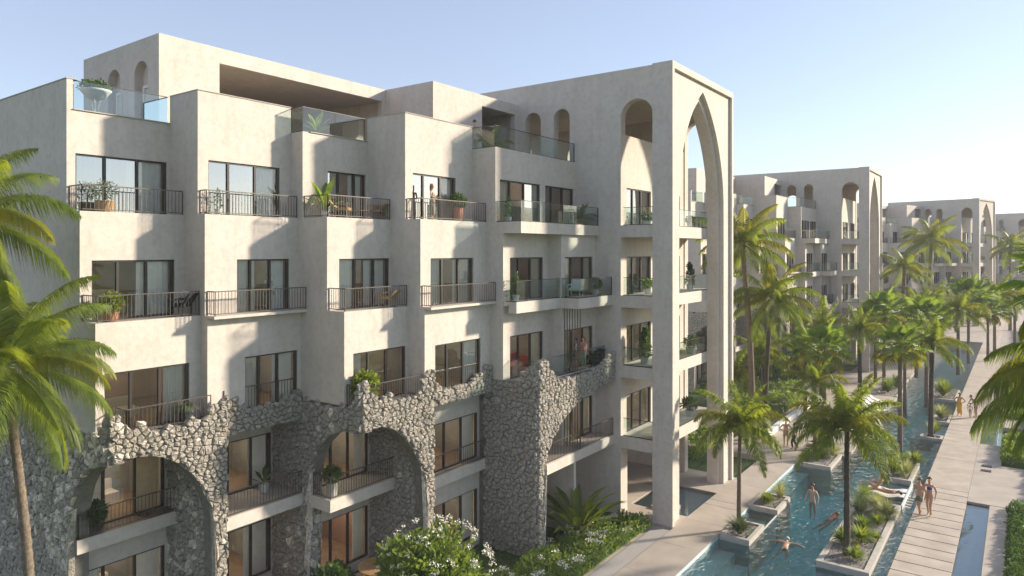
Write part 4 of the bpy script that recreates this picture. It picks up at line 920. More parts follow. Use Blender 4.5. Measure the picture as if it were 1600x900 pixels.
palm((-2.5, 100.0, 0), 6.2, 'royal', 'yellow tinged palm right of the third arch frame', 18, 1.6, (0, 0), .15, 22, group='distant palms')
palm((-.6, 104.0, 0), 5.9, 'royal', 'rightmost palm of the far row', 16, 1.5, (0, 0), .15, 23, group='distant palms')
palm((-1.3, 129, 0), 12.6, 'coconut', 'faint coconut palm before the farthest building', 16, 1.3, (0, 0), .2, 24, group='distant palms')
palm((-14.8, 50, 0), 4.6, 'royal', 'low feather palm in the planted bed beside the tall coconut palms', 16, 1.1, (0, 0), .12, 25, group='slim feather palms by the pool', trunk='trunk_dark')
palm((-12.9, 54.5, 0), 4.4, 'fan', 'low fan palm at the far end of the white bench wall', 20, 1.1, (0, 0), .12, 26, group='fan palms', trunk='trunk_dark')
palm((-15.6, 46.5, 0), 3.6, 'royal', 'lowest feather palm in the planted bed just right of the arch frame', 16, 1.0, (0, 0), .12, 27, group='slim feather palms by the pool', trunk='trunk_dark')
palm((-11.4, 50.5, 0), 5.6, 'fan', 'fan palm on the pool deck just past the two walkers', 18, .95, (0, 0), .12, 41, group='fan palms', trunk='trunk_dark')
palm((-13.4, 62.0, 0), 5.4, 'royal', 'feather palm before the arch frame of the second building', 20, 1.3, (0, 0), .13, 42, group='slim feather palms by the pool', trunk='trunk_dark')
palm((-10.8, 71.5, 0), 5.6, 'fan', 'bushy fan palm at the foot of the second arch frame', 28, 1.4, (0, 0), .13, 43, group='fan palms', trunk='trunk')
palm((-7.6, 83.0, 0), 6.4, 'royal', 'feather palm between the lone coconut palm and the pool', 18, 1.5, (0, 0), .14, 44, group='distant palms')
palm((-2.9, 92.0, 0), 5.6, 'fan', 'low fan palm beside the thin trunked round crowned one', 26, 1.4, (0, 0), .13, 45, group='distant palms')
for i, (x, y, h, lab) in enumerate(((-18, 62, 3.5, 'leafy tree before the stone base of the second building, left one'), (-16.5, 70, 4.0, 'leafy tree before the stone base of the second building, right one'), (-18.5, 53, 3.2, 'leafy tree behind the planted bed'))):
    bush((x, y, 0), (1.9, 1.9, h * .5), lab, 'tree', n=1600, s=.35, m='bush_dark', seed=30 + i, group='small leafy trees', name='leafy_tree')
# ------------------------------------------------------------------ potted plants and furniture
def pot(loc, r, h, label, pm, leaf, kind, size, cat='potted plant', seed=1, n=350, s=.1, flowers=0):
    t = thing('potted_plant', label, cat, loc); x, y, z = loc
    b = MB(); b.lathe(loc, [(r * .72, 0.004), (r * .8, .02), (r, h * .9), (r * 1.06, h * .92), (r * 1.06, h), (r * .9, h), (r * .86, h * .9)], 16); b.build('pot', pm, t, smooth=False)
    rnd = random.Random(seed); c = (x, y, z + h)
    if kind == 'round':
        b = MB(); leafcloud(b, (x, y, z + h + size * .75), (size, size, size * .85), n, s, rnd); b.build('foliage', leaf, t, kind='stuff')
        b = MB(); b.tube([(x, y, z + h * .8), (x + .02, y, z + h + size * .8)], [.02, .012], 5); b.build('stem', 'trunk_dark', t)
    elif kind == 'cone':
        b = MB()
        for k in range(7): leafcloud(b, (x + rnd.uniform(-.05, .05), y, z + h + size * (.15 + .3 * k)), (size * (.62 - .07 * k), size * (.62 - .07 * k), size * .28), n // 7, s, rnd, .9)
        b.build('foliage', leaf, t, kind='stuff')
    elif kind == 'grass':
        b = MB()
        for _ in range(n):
            a = rnd.uniform(0, 2 * pi); d = Vector((cos(a), sin(a), 0)); sd = Vector((-sin(a), cos(a), 0)) * .008; p = Vector(c); ang = pi / 2 - rnd.uniform(0, .5); vs = []
            for i in range(6): vs += [p - sd, p + sd]; p = p + (d * cos(ang) + Vector((0, 0, sin(ang)))) * size / 5 * rnd.uniform(.8, 1.1); ang -= .5
            b.add(vs, [(2 * i, 2 * i + 1, 2 * i + 3, 2 * i + 2) for i in range(5)])
        b.build('blades', leaf, t)
    elif kind == 'big':
        for j in range(9):
            a = j * 2.4; d = Vector((cos(a), sin(a), 0)); sd = Vector((-sin(a), cos(a), 0)); p = Vector(c) - Vector((0, 0, .04)); e = .1 + .09 * j; b = MB(); vs = []; pr = [.05, .06, .5, 1, .9, .04]; ang = pi / 2 - e
            for i in range(6): vs += [p - sd * .1 * pr[i] * size, p + sd * .1 * pr[i] * size]; p = p + (d * cos(ang) + Vector((0, 0, sin(ang)))) * size / 5 * (1 - .04 * j); ang -= .14
            b.add(vs, [(2 * i, 2 * i + 1, 2 * i + 3, 2 * i + 2) for i in range(5)]); b.build('leaf', leaf, t)
    elif kind == 'palm':
        for j in range(11):
            k = j % 6; share('frond', fronds('royal')[k], t, (0, 0, h), (0, 0, j * 2.4), size / 2.5)
        b = MB(); b.tube([(x, y, z + h * .8), (x, y, z + h + .06)], [.03, .02], 5); b.build('stem', 'trunk_dark', t)
    if flowers:
        b = MB()
        for _ in range(flowers * 8):
            a = rnd.uniform(0, 2 * pi); q = Vector((x + cos(a) * size * rnd.uniform(.2, .9), y + sin(a) * size * rnd.uniform(.2, .9), z + h + size * rnd.uniform(.8, 1.6))); e = .03
            b.add([q + Vector((-e, 0, -e)), q + Vector((0, e, 0)), q + Vector((e, 0, e)), q + Vector((0, -e, e))], [(0, 1, 2, 3)])
        b.build('flower_heads', 'flower_purple', t, kind='stuff')
    return t
pot((-22.3, 9.75, 13.19), .27, .36, 'wiry olive shrub in a round brown basket pot on the top left balcony', 'wicker', 'olive_leaf', 'round', .42, n=420, s=.08)
pot((-21.35, 9.5, 9.99), .22, .28, 'bushy lime fern in a terracotta pot on the second highest left balcony', 'terracotta', 'bush_lime', 'round', .36, seed=2, n=700, s=.13)
pot((-20.6, 11.3, 6.79), .16, .34, 'drooping grassy plant in a black pot behind the stone crest', 'black_fabric', 'olive_leaf', 'grass', .55, seed=3, n=170)
pot((-22.5, 9.5, 3.58), .2, .3, 'dark bushy plant at the left end of the arched balcony', 'metal_dark', 'bush_dark', 'round', .42, seed=4, n=700, s=.16)
pot((-21.4, 14.6, 3.58), .17, .3, 'dark leafed plant in a white pot on the recessed stone framed balcony', 'pot_white', 'bush_dark', 'big', .75, seed=5)
pot((-20.86, 12.55, 13.19), .1, .2, 'small cactus like plant behind the railing of the second top balcony', 'pot_white', 'bush_dark', 'cone', .3, seed=6, n=120, s=.08)
pot((-19.95, 16.1, 13.19), .14, .25, 'tall banana like plant with paddle leaves on the third top balcony', 'pot_white', 'fan_leaf', 'big', 1.35, seed=7)
pot((-17.95, 16.15, 6.79), .2, .3, 'full green palm bush behind the rough stone parapet', 'terracotta', 'palm_leaf', 'round', .55, seed=8, n=900, s=.2)
pot((-19.15, 15.75, 3.58), .2, .5, 'round green bush in a tall grey pot at the corner of the jutting balcony', 'concrete', 'bush_dark', 'round', .38, seed=9, n=900, s=.1)
pot((-18.05, 21.1, 13.19), .2, .55, 'rounded plant in a tall terracotta pot beside the woman on the balcony', 'terracotta', 'bush_dark', 'round', .38, seed=10, n=700, s=.12)
pot((-16.8, 22.8, 13.21), .13, .2, 'slim dark plant behind the left end of the top glass balcony', 'pot_white', 'bush_dark', 'cone', .35, seed=11, n=200, s=.12)
pot((-16.6, 28.2, 13.21), .16, .3, 'small palm in the right corner of the top glass balcony', 'pot_white', 'palm_leaf', 'palm', .9, seed=12)
pot((-16.4, 22.75, 10.01), .14, .25, 'slender plant in a white pot at the left of the middle glass balcony', 'pot_white', 'bush_dark', 'cone', .4, seed=13, n=260, s=.12)
pot((-15.7, 28.0, 10.01), .15, .25, 'dark bush in the right corner behind the white armchair', 'pot_white', 'bush_dark', 'round', .35, seed=14, n=600, s=.12)
pot((-14.1, 29.75, 6.8), .2, .32, 'conifer shaped plant in a white pot inside the tall slot opening', 'pot_white', 'bush_dark', 'cone', .62, seed=15, n=1100, s=.13)
pot((-14.2, 30.3, 13.2), .15, .25, 'leafy plant in the top level of the tall slot opening', 'pot_white', 'bush_dark', 'round', .3, seed=16, n=400, s=.12)
pot((-14.3, 30.5, 10.0), .15, .25, 'leafy plant one level above the conifer shaped plant', 'pot_white', 'bush_leaf', 'round', .3, seed=17, n=400, s=.12)
pot((-13.8, 34.5, 10.0), .18, .3, 'reddish green shrub seen through the pointed arch', 'pot_white', 'bush_dark', 'cone', .5, seed=18, n=600, s=.14)
pot((-13.6, 35.6, 6.8), .3, .35, 'purple flowering plant seen through the pointed arch', 'pot_white', 'bush_leaf', 'round', .4, seed=19, n=500, s=.12, flowers=8)
pot((-13.6, 34.1, 6.8), .25, .3, 'green plant left of the purple flowers in the gallery', 'pot_white', 'bush_dark', 'round', .4, seed=20, n=500, s=.12)
pot((-13.7, 34.2, 3.58), .2, .3, 'dark plant on the lowest gallery level inside the pointed arch', 'pot_white', 'bush_dark', 'round', .45, seed=21, n=700, s=.14)
pot((-13.8, 34.5, 13.2), .16, .25, 'small plant on the highest gallery level inside the pointed arch', 'pot_white', 'bush_dark', 'round', .25, seed=22, n=300, s=.1)
pot((-21.4, 16.9, 16.15), .2, .3, 'big leafed plant peeking over the second roof terrace', 'pot_white', 'fan_leaf', 'big', .95, seed=24)
pot((-19.1, 24.6, 16.15), .22, .45, 'broad leafed palm in a white pot on the right roof terrace', 'pot_white', 'palm_leaf', 'palm', 1.25, seed=25)
pot((-18.7, 15.3, 0.0), .2, .3, 'dark green plant at the ground terrace under the jutting balcony', 'metal_dark', 'bush_dark', 'round', .75, seed=26, n=1100, s=.24)
# bowl planter on a forked stand on the first roof terrace
t = thing('bowl_planter', 'wide white bowl planter with dark shrub on a forked stand on the top left terrace', 'bowl planter', (-23.5, 10.0, 16.15))
b = MB(); b.lathe((-23.5, 10.0, 16.75), [(.05, 0), (.25, .08), (.42, .28), (.46, .34), (.42, .34)], 16); b.build('bowl', 'pot_white', t, smooth=True)
b = MB()
for dx, dy in ((-.12, -.1), (.12, -.08), (0, .14)): b.tube([(-23.5 + dx * 1.6, 10 + dy * 1.6, 16.15), (-23.5 + dx * .5, 10 + dy * .5, 16.5), (-23.5 + dx, 10 + dy, 16.8)], .025, 6)
b.build('stand', 'white_paint', t); b = MB(); leafcloud(b, (-23.5, 10.0, 17.2), (.5, .5, .22), 800, .1, random.Random(4)); b.build('foliage', 'bush_dark', t)

def chair(loc, rz, label, mseat, mframe, w_=.5, h=.85, arms=True, cat='armchair', name='armchair', lean=.22, slats=False):
    t = thing(name, label, cat, loc, None, rz); ORG[t.name] = (0, 0, 0)
    b = MB(); b.box(-w_ / 2, w_ / 2, -w_ / 2, w_ / 2, .3, .4); b.build('seat', mseat, t)
    b = MB(); y = -w_ / 2; b.add([(-w_ / 2, y, .38), (w_ / 2, y, .38), (w_ / 2, y - lean, h), (-w_ / 2, y - lean, h), (-w_ / 2, y + .07, .38), (w_ / 2, y + .07, .38), (w_ / 2, y - lean + .07, h), (-w_ / 2, y - lean + .07, h)],
        [(0, 1, 2, 3), (7, 6, 5, 4), (0, 4, 5, 1), (1, 5, 6, 2), (2, 6, 7, 3), (3, 7, 4, 0)]); b.build('backrest', mseat, t)
    for sx in (-1, 1):
        for sy in (-1, 1): b = MB(); b.tube([(sx * w_ * .46, sy * w_ * .44, 0), (sx * w_ * .46, sy * w_ * .42, .3)], .018, 5); b.build('leg', mframe, t)
        if arms: b = MB(); b.box(sx * w_ / 2 - .03, sx * w_ / 2 + .03, -w_ / 2, w_ / 2, .52, .56); b.box(sx * w_ / 2 - .02, sx * w_ / 2 + .02, w_ / 2 - .05, w_ / 2 - .01, .4, .52); b.build('armrest', mframe, t)
    return t
chair((-15.72, 26.25, 10.006), radians(-165), 'white armchair on the middle glass balcony seen from behind', 'pot_white', 'white_paint', .58, .8)
chair((-21.3, 11.55, 9.99), radians(120), 'black rounded armchair on the second highest left balcony', 'black_fabric', 'black_fabric', .5, .72)
chair((-19.7, 16.7, 13.19), radians(-60), 'slatted reclining chair beside the banana like plant', 'wicker', 'wood', .5, .7, lean=.3)
chair((-19.6, 18.2, 13.19), radians(110), 'low lounge chair at the right of the third top balcony', 'wicker', 'wood', .5, .6)
chair((-18.6, 17.8, 9.99), radians(110), 'rounded wicker armchair on the third balcony one level down', 'wicker', 'wicker', .48, .62)
chair((-15.95, 28.2, 6.8), radians(150), 'dark cushioned lounge chair behind the stone parapet right of the couple', 'black_fabric', 'metal_dark', .6, .7)
chair((-20.4, 13.7, .37), radians(20), 'armchair with a red cushion on the ground terrace', 'cushion', 'pot_white', .6, .75)
t = thing('coffee_table', 'small round table between the chairs on the third top balcony', 'table', (-19.55, 17.4, 13.19))
b = MB(); b.lathe((-19.55, 17.4, 13.49), [(.3, 0), (.31, .01), (.31, .03)], 18); b.build('table_top', 'wicker', t); b = MB(); b.tube([(-19.55, 17.4, 13.19), (-19.55, 17.4, 13.49)], .025, 6); b.build('leg', 'metal_dark', t)
t = thing('dining_table', 'round wooden table on the ground terrace behind the flowering shrub', 'table', (-18.55, 17.4, 0))
b = MB(); b.lathe((-18.55, 17.4, .72), [(.75, 0), (.78, .02), (.78, .05), (.7, .06)], 24); b.build('table_top', 'wood', t)
for k in range(4): b = MB(); b.tube([(-18.55 + .5 * cos(k * pi / 2 + .6), 17.4 + .5 * sin(k * pi / 2 + .6), 0), (-18.55 + .4 * cos(k * pi / 2 + .6), 17.4 + .4 * sin(k * pi / 2 + .6), .72)], .025, 6); b.build('leg', 'wood', t)
for k, (dx, dy, rz) in enumerate(((.95, -.3, 1.9), (.3, -1.0, .3), (.7, .8, 2.6))): chair((-18.55 + dx, 17.4 + dy, 0), rz, 'slim wooden chair at the round ground terrace table, ' + ('nearest the lawn', 'on the camera side', 'on the far side')[k], 'wood', 'wood', .42, .8, False, 'chair', 'dining_chair')
st('ground_terrace', 'deck_paving', [(-23.2, -17.6, 12.5, 15.4, -.019, .02), (-20.0, -17.7, 16.0, 18.4, -.019, .02)])
# red sofa seen through the bedroom glass
t = thing('sofa', 'red sofa just inside the window right of the wide stone wall', 'sofa', (-17.6, 24.2, 6.8))
b = MB(); b.box(-18.0, -17.2, 23.2, 25.1, 6.9, 7.2); b.build('seat', 'red_fabric', t); b = MB(); b.box(-18.2, -18.0, 23.2, 25.1, 6.9, 7.55); b.build('backrest', 'red_fabric', t)
for k in range(2): b = MB(); b.box(-18.2, -17.2, 23.0 + k * 2.1, 23.2 + k * 2.1, 6.82, 7.4); b.build('armrest', 'red_fabric', t)
# loungers on the far deck: wavy white slats
for i, y in enumerate((58.2, 59.3, 60.4, 61.5)):
    t = thing('sun_lounger', ('nearest', 'second nearest', 'third', 'farthest')[i] + ' of the wavy white loungers at the left pool edge', 'sun lounger', (-8.9, y, 0), 'wavy white loungers')
    b = MB(); K = 14; vs = []
    for k in range(K + 1):
        x = -9.9 + 2.0 * k / K; zz = .28 + .16 * cos(k / K * 4.6) + (.12 if k < 3 else 0); vs += [(x, y - .3, zz), (x, y + .3, zz), (x, y - .3, zz - .06), (x, y + .3, zz - .06)]
    b.add(vs, [f for k in range(K) for f in ((4 * k, 4 * k + 1, 4 * k + 5, 4 * k + 4), (4 * k + 2, 4 * k + 6, 4 * k + 7, 4 * k + 3), (4 * k, 4 * k + 4, 4 * k + 6, 4 * k + 2), (4 * k + 1, 4 * k + 3, 4 * k + 7, 4 * k + 5))]); b.build('lying_surface', 'white_paint', t)
    for xx in (-9.6, -8.2): b = MB(); b.box(xx - .03, xx + .03, y - .25, y + .25, 0, .2); b.build('leg', 'white_paint', t)
# submerged wavy lounge ledges and towels under the two bathers
t = thing('pool_lounger', 'curved grey in-water lounger ridges in the shallow shelf beside the walkway', 'pool lounger', (-5.2, 39.2, -.24))
for k in range(5):
    b = MB(); y = 37.75 + k * .42; vs = []
    for j in range(13): x = -6.3 + 2.1 * j / 12; zz = -.2 + .08 * (j / 12) ** 2; yy = y + .18 * sin(j / 12 * 4); vs += [(x, yy, -.24), (x, yy + .1, zz), (x, yy + .22, zz), (x, yy + .3, -.24)]
    b.add(vs, [(4 * j + c, 4 * j + c + 1, 4 * j + c + 5, 4 * j + c + 4) for j in range(12) for c in range(3)]); b.build('ridge', 'concrete', t, smooth=True)
for i, (y, lab) in enumerate(((39.75, 'white towel under the sitting bather'), (38.9, 'white towel under the bather lying flat'))):
    b = MB(); vs = []
    for j in range(11): x = -6.35 + 1.9 * j / 10; zz = -.1 + .05 * sin(j * .9) + .1 * (j / 10); vs += [(x, y - .28, zz), (x, y + .28, zz + .01)]
    b.add(vs, [(2 * j, 2 * j + 1, 2 * j + 3, 2 * j + 2) for j in range(10)]); o = b.build('towel', 'cloth_white', None, smooth=True); o['label'] = lab; o['category'] = 'towel'
# glass like spill edge between shelf and walkway
b = MB(); b.box(-4.56, -4.5, 37.3, 41.3, -.9, .06); o = b.build('spill_edge', 'pool_shelf', None); o['label'] = 'pale spill edge between the shallow shelf and the walkway'; o['category'] = 'pool edge'

# ------------------------------------------------------------------ people
BASE = dict(pelvis=(0, 0, .93), spine=(0, .01, 1.10), chest=(0, 0, 1.28), neck=(0, -.01, 1.45), jaw=(0, .015, 1.52), head=(0, .01, 1.60), top=(0, 0, 1.67), nose=(0, .115, 1.575),
            shL=(-.17, 0, 1.38), elL=(-.22, -.02, 1.10), wrL=(-.23, .05, .85), shR=(.17, 0, 1.38), elR=(.22, -.02, 1.10), wrR=(.23, .05, .85),
            hpL=(-.09, 0, .88), knL=(-.10, .02, .48), anL=(-.10, -.02, .07), toL=(-.11, .15, .025), hpR=(.09, 0, .88), knR=(.10, .02, .48), anR=(.10, -.02, .07), toR=(.11, .15, .025))
RAD = dict(pelvis=(.135, .10), spine=(.115, .085), chest=(.145, .10), neck=(.05, .052), jaw=(.058, .065), head=(.078, .092), top=(.05, .06), nose=(.014, .014), sh=(.062, .06), el=(.038, .038), wr=(.027, .025), hp=(.088, .09), kn=(.055, .058), an=(.036, .04), to=(.035, .025))
BE = [('pelvis', 'spine'), ('spine', 'chest'), ('chest', 'neck'), ('neck', 'jaw'), ('jaw', 'head'), ('head', 'top'), ('head', 'nose')] + [e for s in 'LR' for e in (('chest', 'sh' + s), ('sh' + s, 'el' + s), ('el' + s, 'wr' + s), ('pelvis', 'hp' + s), ('hp' + s, 'kn' + s), ('kn' + s, 'an' + s), ('an' + s, 'to' + s))]
def skin(name, pts, edges, rads, root, m, parent, sub=1):
    me = bpy.data.meshes.new(name); ks = list(pts); me.from_pydata([pts[k] for k in ks], [(ks.index(a), ks.index(b)) for a, b in edges], [])
    me.materials.append(M[m]); o = bpy.data.objects.new(name, me); COL.objects.link(o); o.parent = parent
    s = o.modifiers.new('skin', 'SKIN'); s.use_smooth_shade = True; s.use_x_symmetry = False; s.branch_smoothing = .3
    for i, k in enumerate(ks):
        v = me.skin_vertices[0].data[i]; v.radius = rads[k]; v.use_root = (k == root)
    if sub: u = o.modifiers.new('subdivision', 'SUBSURF'); u.levels = sub; u.render_levels = sub
    return o
def rad(k, f=1.0, add=0): 
    r = RAD.get(k) or RAD[k[:2]]; return (r[0] * f + add, r[1] * f + add)
def person(loc, rz, h, label, skinm='skin', hair='hair_dark', long_hair=False, clothes=(), pose={}, tilt=None, female=False, group=None, cap=None):
    t = thing('person', label, 'person', loc, group); t.rotation_euler = (0, 0, rz); sc = h / 1.70; t.scale = (sc,) * 3; ORG[t.name] = (0, 0, 0)
    par = t
    P = {k: Vector(v) for k, v in BASE.items()}
    for k, v in pose.items(): P[k] = Vector(v)
    if tilt: R = tilt; P = {k: R @ v for k, v in P.items()}
    pts = dict(P); E = list(BE); rd = {k: rad(k) for k in P}
    if female: rd['chest'] = (.125, .105); rd['spine'] = (.095, .08); rd['pelvis'] = (.14, .105); rd['shL'] = rd['shR'] = (.05, .05)
    for s in 'LR':   # hands: palm, four fingers, thumb
        el, wr = P['el' + s], P['wr' + s]; d = (wr - el).normalized(); side = d.cross(Vector((0, 1, 0)) if abs(d.y) < .8 else Vector((0, 0, 1))).normalized(); n2 = d.cross(side)
        pts['pa' + s] = wr + d * .07; rd['pa' + s] = (.034, .017); E.append(('wr' + s, 'pa' + s))
        for f in range(4):
            a = pts['pa' + s] + d * .045 + n2 * (-.027 + .018 * f); b_ = a + d * (.035, .042, .038, .028)[f] + side * .012
            pts['f%d' % f + s] = a; pts['g%d' % f + s] = b_; rd['f%d' % f + s] = (.0095, .0095); rd['g%d' % f + s] = (.007, .007); E += [('pa' + s, 'f%d' % f + s), ('f%d' % f + s, 'g%d' % f + s)]
        a = wr + d * .035 + n2 * -.05 + side * .01; pts['th' + s] = a + d * .03; rd['th' + s] = (.0095, .0095); E.append(('wr' + s, 'th' + s))
    skin('body', pts, E, rd, 'pelvis', skinm, par, 1)
    # hair
    up = (P['top'] - P['jaw']).normalized(); fw = (P['nose'] - P['head']).normalized(); rt = fw.cross(up).normalized(); c = P['head'] + up * .022 - fw * .018
    bm = bmesh.new(); bmesh.ops.create_icosphere(bm, subdivisions=3, radius=1); vs = []; 
    dl = [v for v in bm.verts if (v.co.y > .38 and v.co.z < .55) or v.co.z < (-.35 if v.co.y < -.1 else -.05)]
    bmesh.ops.delete(bm, geom=dl, context='VERTS')
    for v in bm.verts: v.co = c + rt * v.co.x * .090 + fw * v.co.y * .106 + up * v.co.z * .102 * (1 + .04 * sin(v.co.x * 20))
    me = bpy.data.meshes.new('hair'); bm.to_mesh(me); bm.free(); me.materials.append(M[cap or hair]); me.shade_smooth(); o = share('swim_cap' if cap else 'hair', me, par); sm = o.modifiers.new('thick', 'SOLIDIFY'); sm.thickness = .012; sm.offset = 0
    if long_hair:
        skin('long_hair', {'a': c - fw * .05 + up * .03, 'b': c - fw * .085 - up * .07, 'c': c - fw * .10 - up * .20, 'd': c - fw * .09 - up * .30}, [('a', 'b'), ('b', 'c'), ('c', 'd')], {'a': (.07, .06), 'b': (.085, .05), 'c': (.08, .035), 'd': (.04, .02)}, 'a', hair, par, 1)
    b = MB(); 
    for s in (-1, 1):
        q = P['head'] + fw * .083 + rt * s * .03 + up * .006
        b.add([q - rt * .012, q + up * .006 + fw * .004, q + rt * .012, q - up * .006 + fw * .004], [(0, 1, 2, 3)])
    q = P['jaw'] + fw * .072 + up * .005; b.add([q - rt * .02, q + up * .004, q + rt * .02, q - up * .004], [(0, 1, 2, 3)])
    b.build('face_features', 'eye_dark', par)
    mid = lambda a, b_, f: P[a].lerp(P[b_], f)
    for kind, m in clothes:
        if kind == 'shorts':
            pt = {'p': P['pelvis'], 'w': mid('pelvis', 'spine', .35)}; ed = [('p', 'w')]; r = {'p': (.15, .118), 'w': (.132, .102)}
            for s in 'LR': pt['h' + s] = P['hp' + s]; pt['k' + s] = mid('hp' + s, 'kn' + s, .62); ed += [('p', 'h' + s), ('h' + s, 'k' + s)]; r['h' + s] = (.102, .102); r['k' + s] = (.092, .092)
        elif kind == 'briefs':
            pt = {'p': P['pelvis'], 'w': mid('pelvis', 'spine', .12)}; ed = [('p', 'w')]; r = {'p': (.145, .112), 'w': (.14, .108)}
            for s in 'LR': pt['h' + s] = mid('hp' + s, 'kn' + s, .06); ed += [('p', 'h' + s)]; r['h' + s] = (.093, .097)
        elif kind == 'pants':
            pt = {'p': P['pelvis'], 'w': mid('pelvis', 'spine', .4)}; ed = [('p', 'w')]; r = {'p': (.15, .118), 'w': (.132, .102)}
            for s in 'LR':
                pt['h' + s] = P['hp' + s]; pt['k' + s] = P['kn' + s]; pt['a' + s] = mid('kn' + s, 'an' + s, .9); ed += [('p', 'h' + s), ('h' + s, 'k' + s), ('k' + s, 'a' + s)]; r['h' + s] = (.102, .102); r['k' + s] = (.078, .078); r['a' + s] = (.065, .065)
        elif kind in ('shirt', 'top'):
            pt = {'s0': mid('pelvis', 'spine', .35 if kind == 'shirt' else .95), 's1': P['spine'], 'c': P['chest'], 'n': mid('chest', 'neck', .6)}; ed = [('s0', 's1'), ('s1', 'c'), ('c', 'n')]; r = {'s0': (.142, .11), 's1': (.132, .10), 'c': (.157, .118), 'n': (.075, .07)}
            if kind == 'top': pt.pop('s0'); ed = ed[1:]; r['s1'] = (.118, .095); r['c'] = (.14, .115)
            else:
                for s in 'LR': pt['h' + s] = P['sh' + s]; pt['e' + s] = mid('sh' + s, 'el' + s, .6); ed += [('c', 'h' + s), ('h' + s, 'e' + s)]; r['h' + s] = (.072, .07); r['e' + s] = (.056, .056)
        elif kind == 'band':
            pt = {'a': mid('spine', 'chest', .45), 'b': mid('spine', 'chest', .95)}; ed = [('a', 'b')]; r = {'a': (.128, .108), 'b': (.145, .115)}
        elif kind == 'dress':
            mk = (P['knL'] + P['knR']) / 2; ma = (P['anL'] + P['anR']) / 2
            pt = {'n': mid('chest', 'neck', .5), 'c': P['chest'], 's': P['spine'], 'p': P['pelvis'], 'k': mk, 'a': mk.lerp(ma, .75)}; ed = [('n', 'c'), ('c', 's'), ('s', 'p'), ('p', 'k'), ('k', 'a')]
            r = {'n': (.085, .07), 'c': (.15, .115), 's': (.125, .1), 'p': (.165, .13), 'k': (.19, .16), 'a': (.22, .19)}
        skin({'shorts': 'shorts', 'briefs': 'swim_briefs', 'pants': 'trousers', 'shirt': 'shirt', 'top': 'tank_top', 'band': 'bikini_top', 'dress': 'long_dress'}[kind], pt, ed, r, list(pt)[0], m, par, 1)
    return t
HIPS = dict(elL=(-.36, -.06, 1.14), wrL=(-.17, .06, .98), elR=(.36, -.06, 1.14), wrR=(.17, .06, .98))
WALK = dict(knL=(-.09, .16, .50), anL=(-.09, .10, .09), toL=(-.10, .27, .05), knR=(.09, .0, .48), anR=(.10, -.24, .10), toR=(.10, -.10, .03), elL=(-.23, -.12, 1.12), wrL=(-.2, -.10, .87), elR=(.23, .05, 1.12), wrR=(.2, .2, .92))
cam_yaw = atan2(.5893, .8079)
face = lambda deg: radians(deg)     # 0 = facing along the pool away from the camera
# walkway pair
person((-3.72, 36.55, 0), face(150), 1.68, 'bare chested person in olive shorts standing on the left edge of the stepped walkway', 'skin', 'hair_brown', clothes=[('shorts', 'cloth_olive')], pose=dict(WALK))
person((-3.35, 36.75, 0), face(165), 1.74, 'person in blue swim top and dark briefs beside the one in olive shorts', 'skin', 'hair_dark', clothes=[('top', 'cloth_blue'), ('briefs', 'cloth_black')], pose=dict(WALK, anR=(.10, -.14, .09), toR=(.1, 0, .03)))
person((-11.65, 44.5, 0), face(200), 1.66, 'person in pale shirt and khaki shorts, hands on hips, on the deck beyond the arch', 'skin', 'hair_dark', clothes=[('shirt', 'cloth_sand'), ('shorts', 'cloth_khaki')], pose=HIPS)
person((-11.1, 44.25, 0), face(110), 1.60, 'person in black trousers and tan top walking, half hidden by palm fronds', 'skin_tan', 'hair_dark', clothes=[('pants', 'cloth_black'), ('shirt', 'cloth_khaki')], pose=WALK)
person((-3.6, 60.2, 0), face(170), 1.68, 'person in a long yellow dress on the walkway', 'skin_tan', 'hair_blond', True, [('dress', 'cloth_yellow')], pose=HIPS, female=True)
person((-2.62, 60.35, 0), face(120), 1.7, 'adult in grey shirt and dark shorts bending towards a child on the walkway', 'skin', 'hair_dark', clothes=[('shirt', 'cloth_grey'), ('shorts', 'cloth_khaki')],
       pose=dict(spine=(0, .06, 1.10), chest=(0, .16, 1.24), neck=(0, .25, 1.38), jaw=(0, .30, 1.43), head=(0, .34, 1.5), top=(0, .35, 1.58), nose=(0, .45, 1.45), shL=(-.17, .2, 1.33), elL=(-.2, .34, 1.1), wrL=(-.15, .46, .9), shR=(.17, .2, 1.33), elR=(.2, .34, 1.1), wrR=(.15, .46, .9)))
person((-2.95, 60.0, 0), face(-10), 1.05, 'small child in a pale shirt beside the bending adult', 'skin', 'hair_dark', clothes=[('shirt', 'cloth_white'), ('shorts', 'cloth_green')], pose=WALK)
# balconies
person((-17.95, 19.5, 13.19), face(-60), 1.36, 'red haired woman in a khaki dress leaning on the top balcony railing', 'skin_pale', 'hair_red', True, [('dress', 'cloth_khaki')], female=True, pose=dict(elL=(-.26, .1, 1.12), wrL=(-.2, .3, 1.08), elR=(.3, -.03, 1.16), wrR=(.22, .16, 1.05)))
person((-15.78, 27.05, 6.8), face(165), 1.38, 'red haired woman in pink top and pale green trousers on the glass balcony', 'skin_pale', 'hair_red', True, [('shirt', 'cloth_pink'), ('pants', 'cloth_green')], female=True, pose=dict(elR=(.36, -.06, 1.14), wrR=(.17, .06, .98)))
person((-16.0, 26.72, 6.8), face(150), 1.34, 'dark haired person in white shirt beside the red haired woman on the glass balcony', 'skin_tan', 'hair_dark', False, [('shirt', 'cloth_white'), ('shorts', 'cloth_black')])
person((-19.4, 23.8, 16.15), face(60), 1.62, 'person in sand coloured clothes behind the glass of the right roof terrace', 'skin', 'hair_dark', False, [('shirt', 'cloth_sand'), ('pants', 'cloth_sand')], pose=HIPS)
person((-20.9, 14.45, 9.99), face(-90), 1.25, 'person in white clothes near the curtain on the second balcony', 'skin', 'hair_dark', False, [('shirt', 'cloth_white'), ('pants', 'cloth_white')])
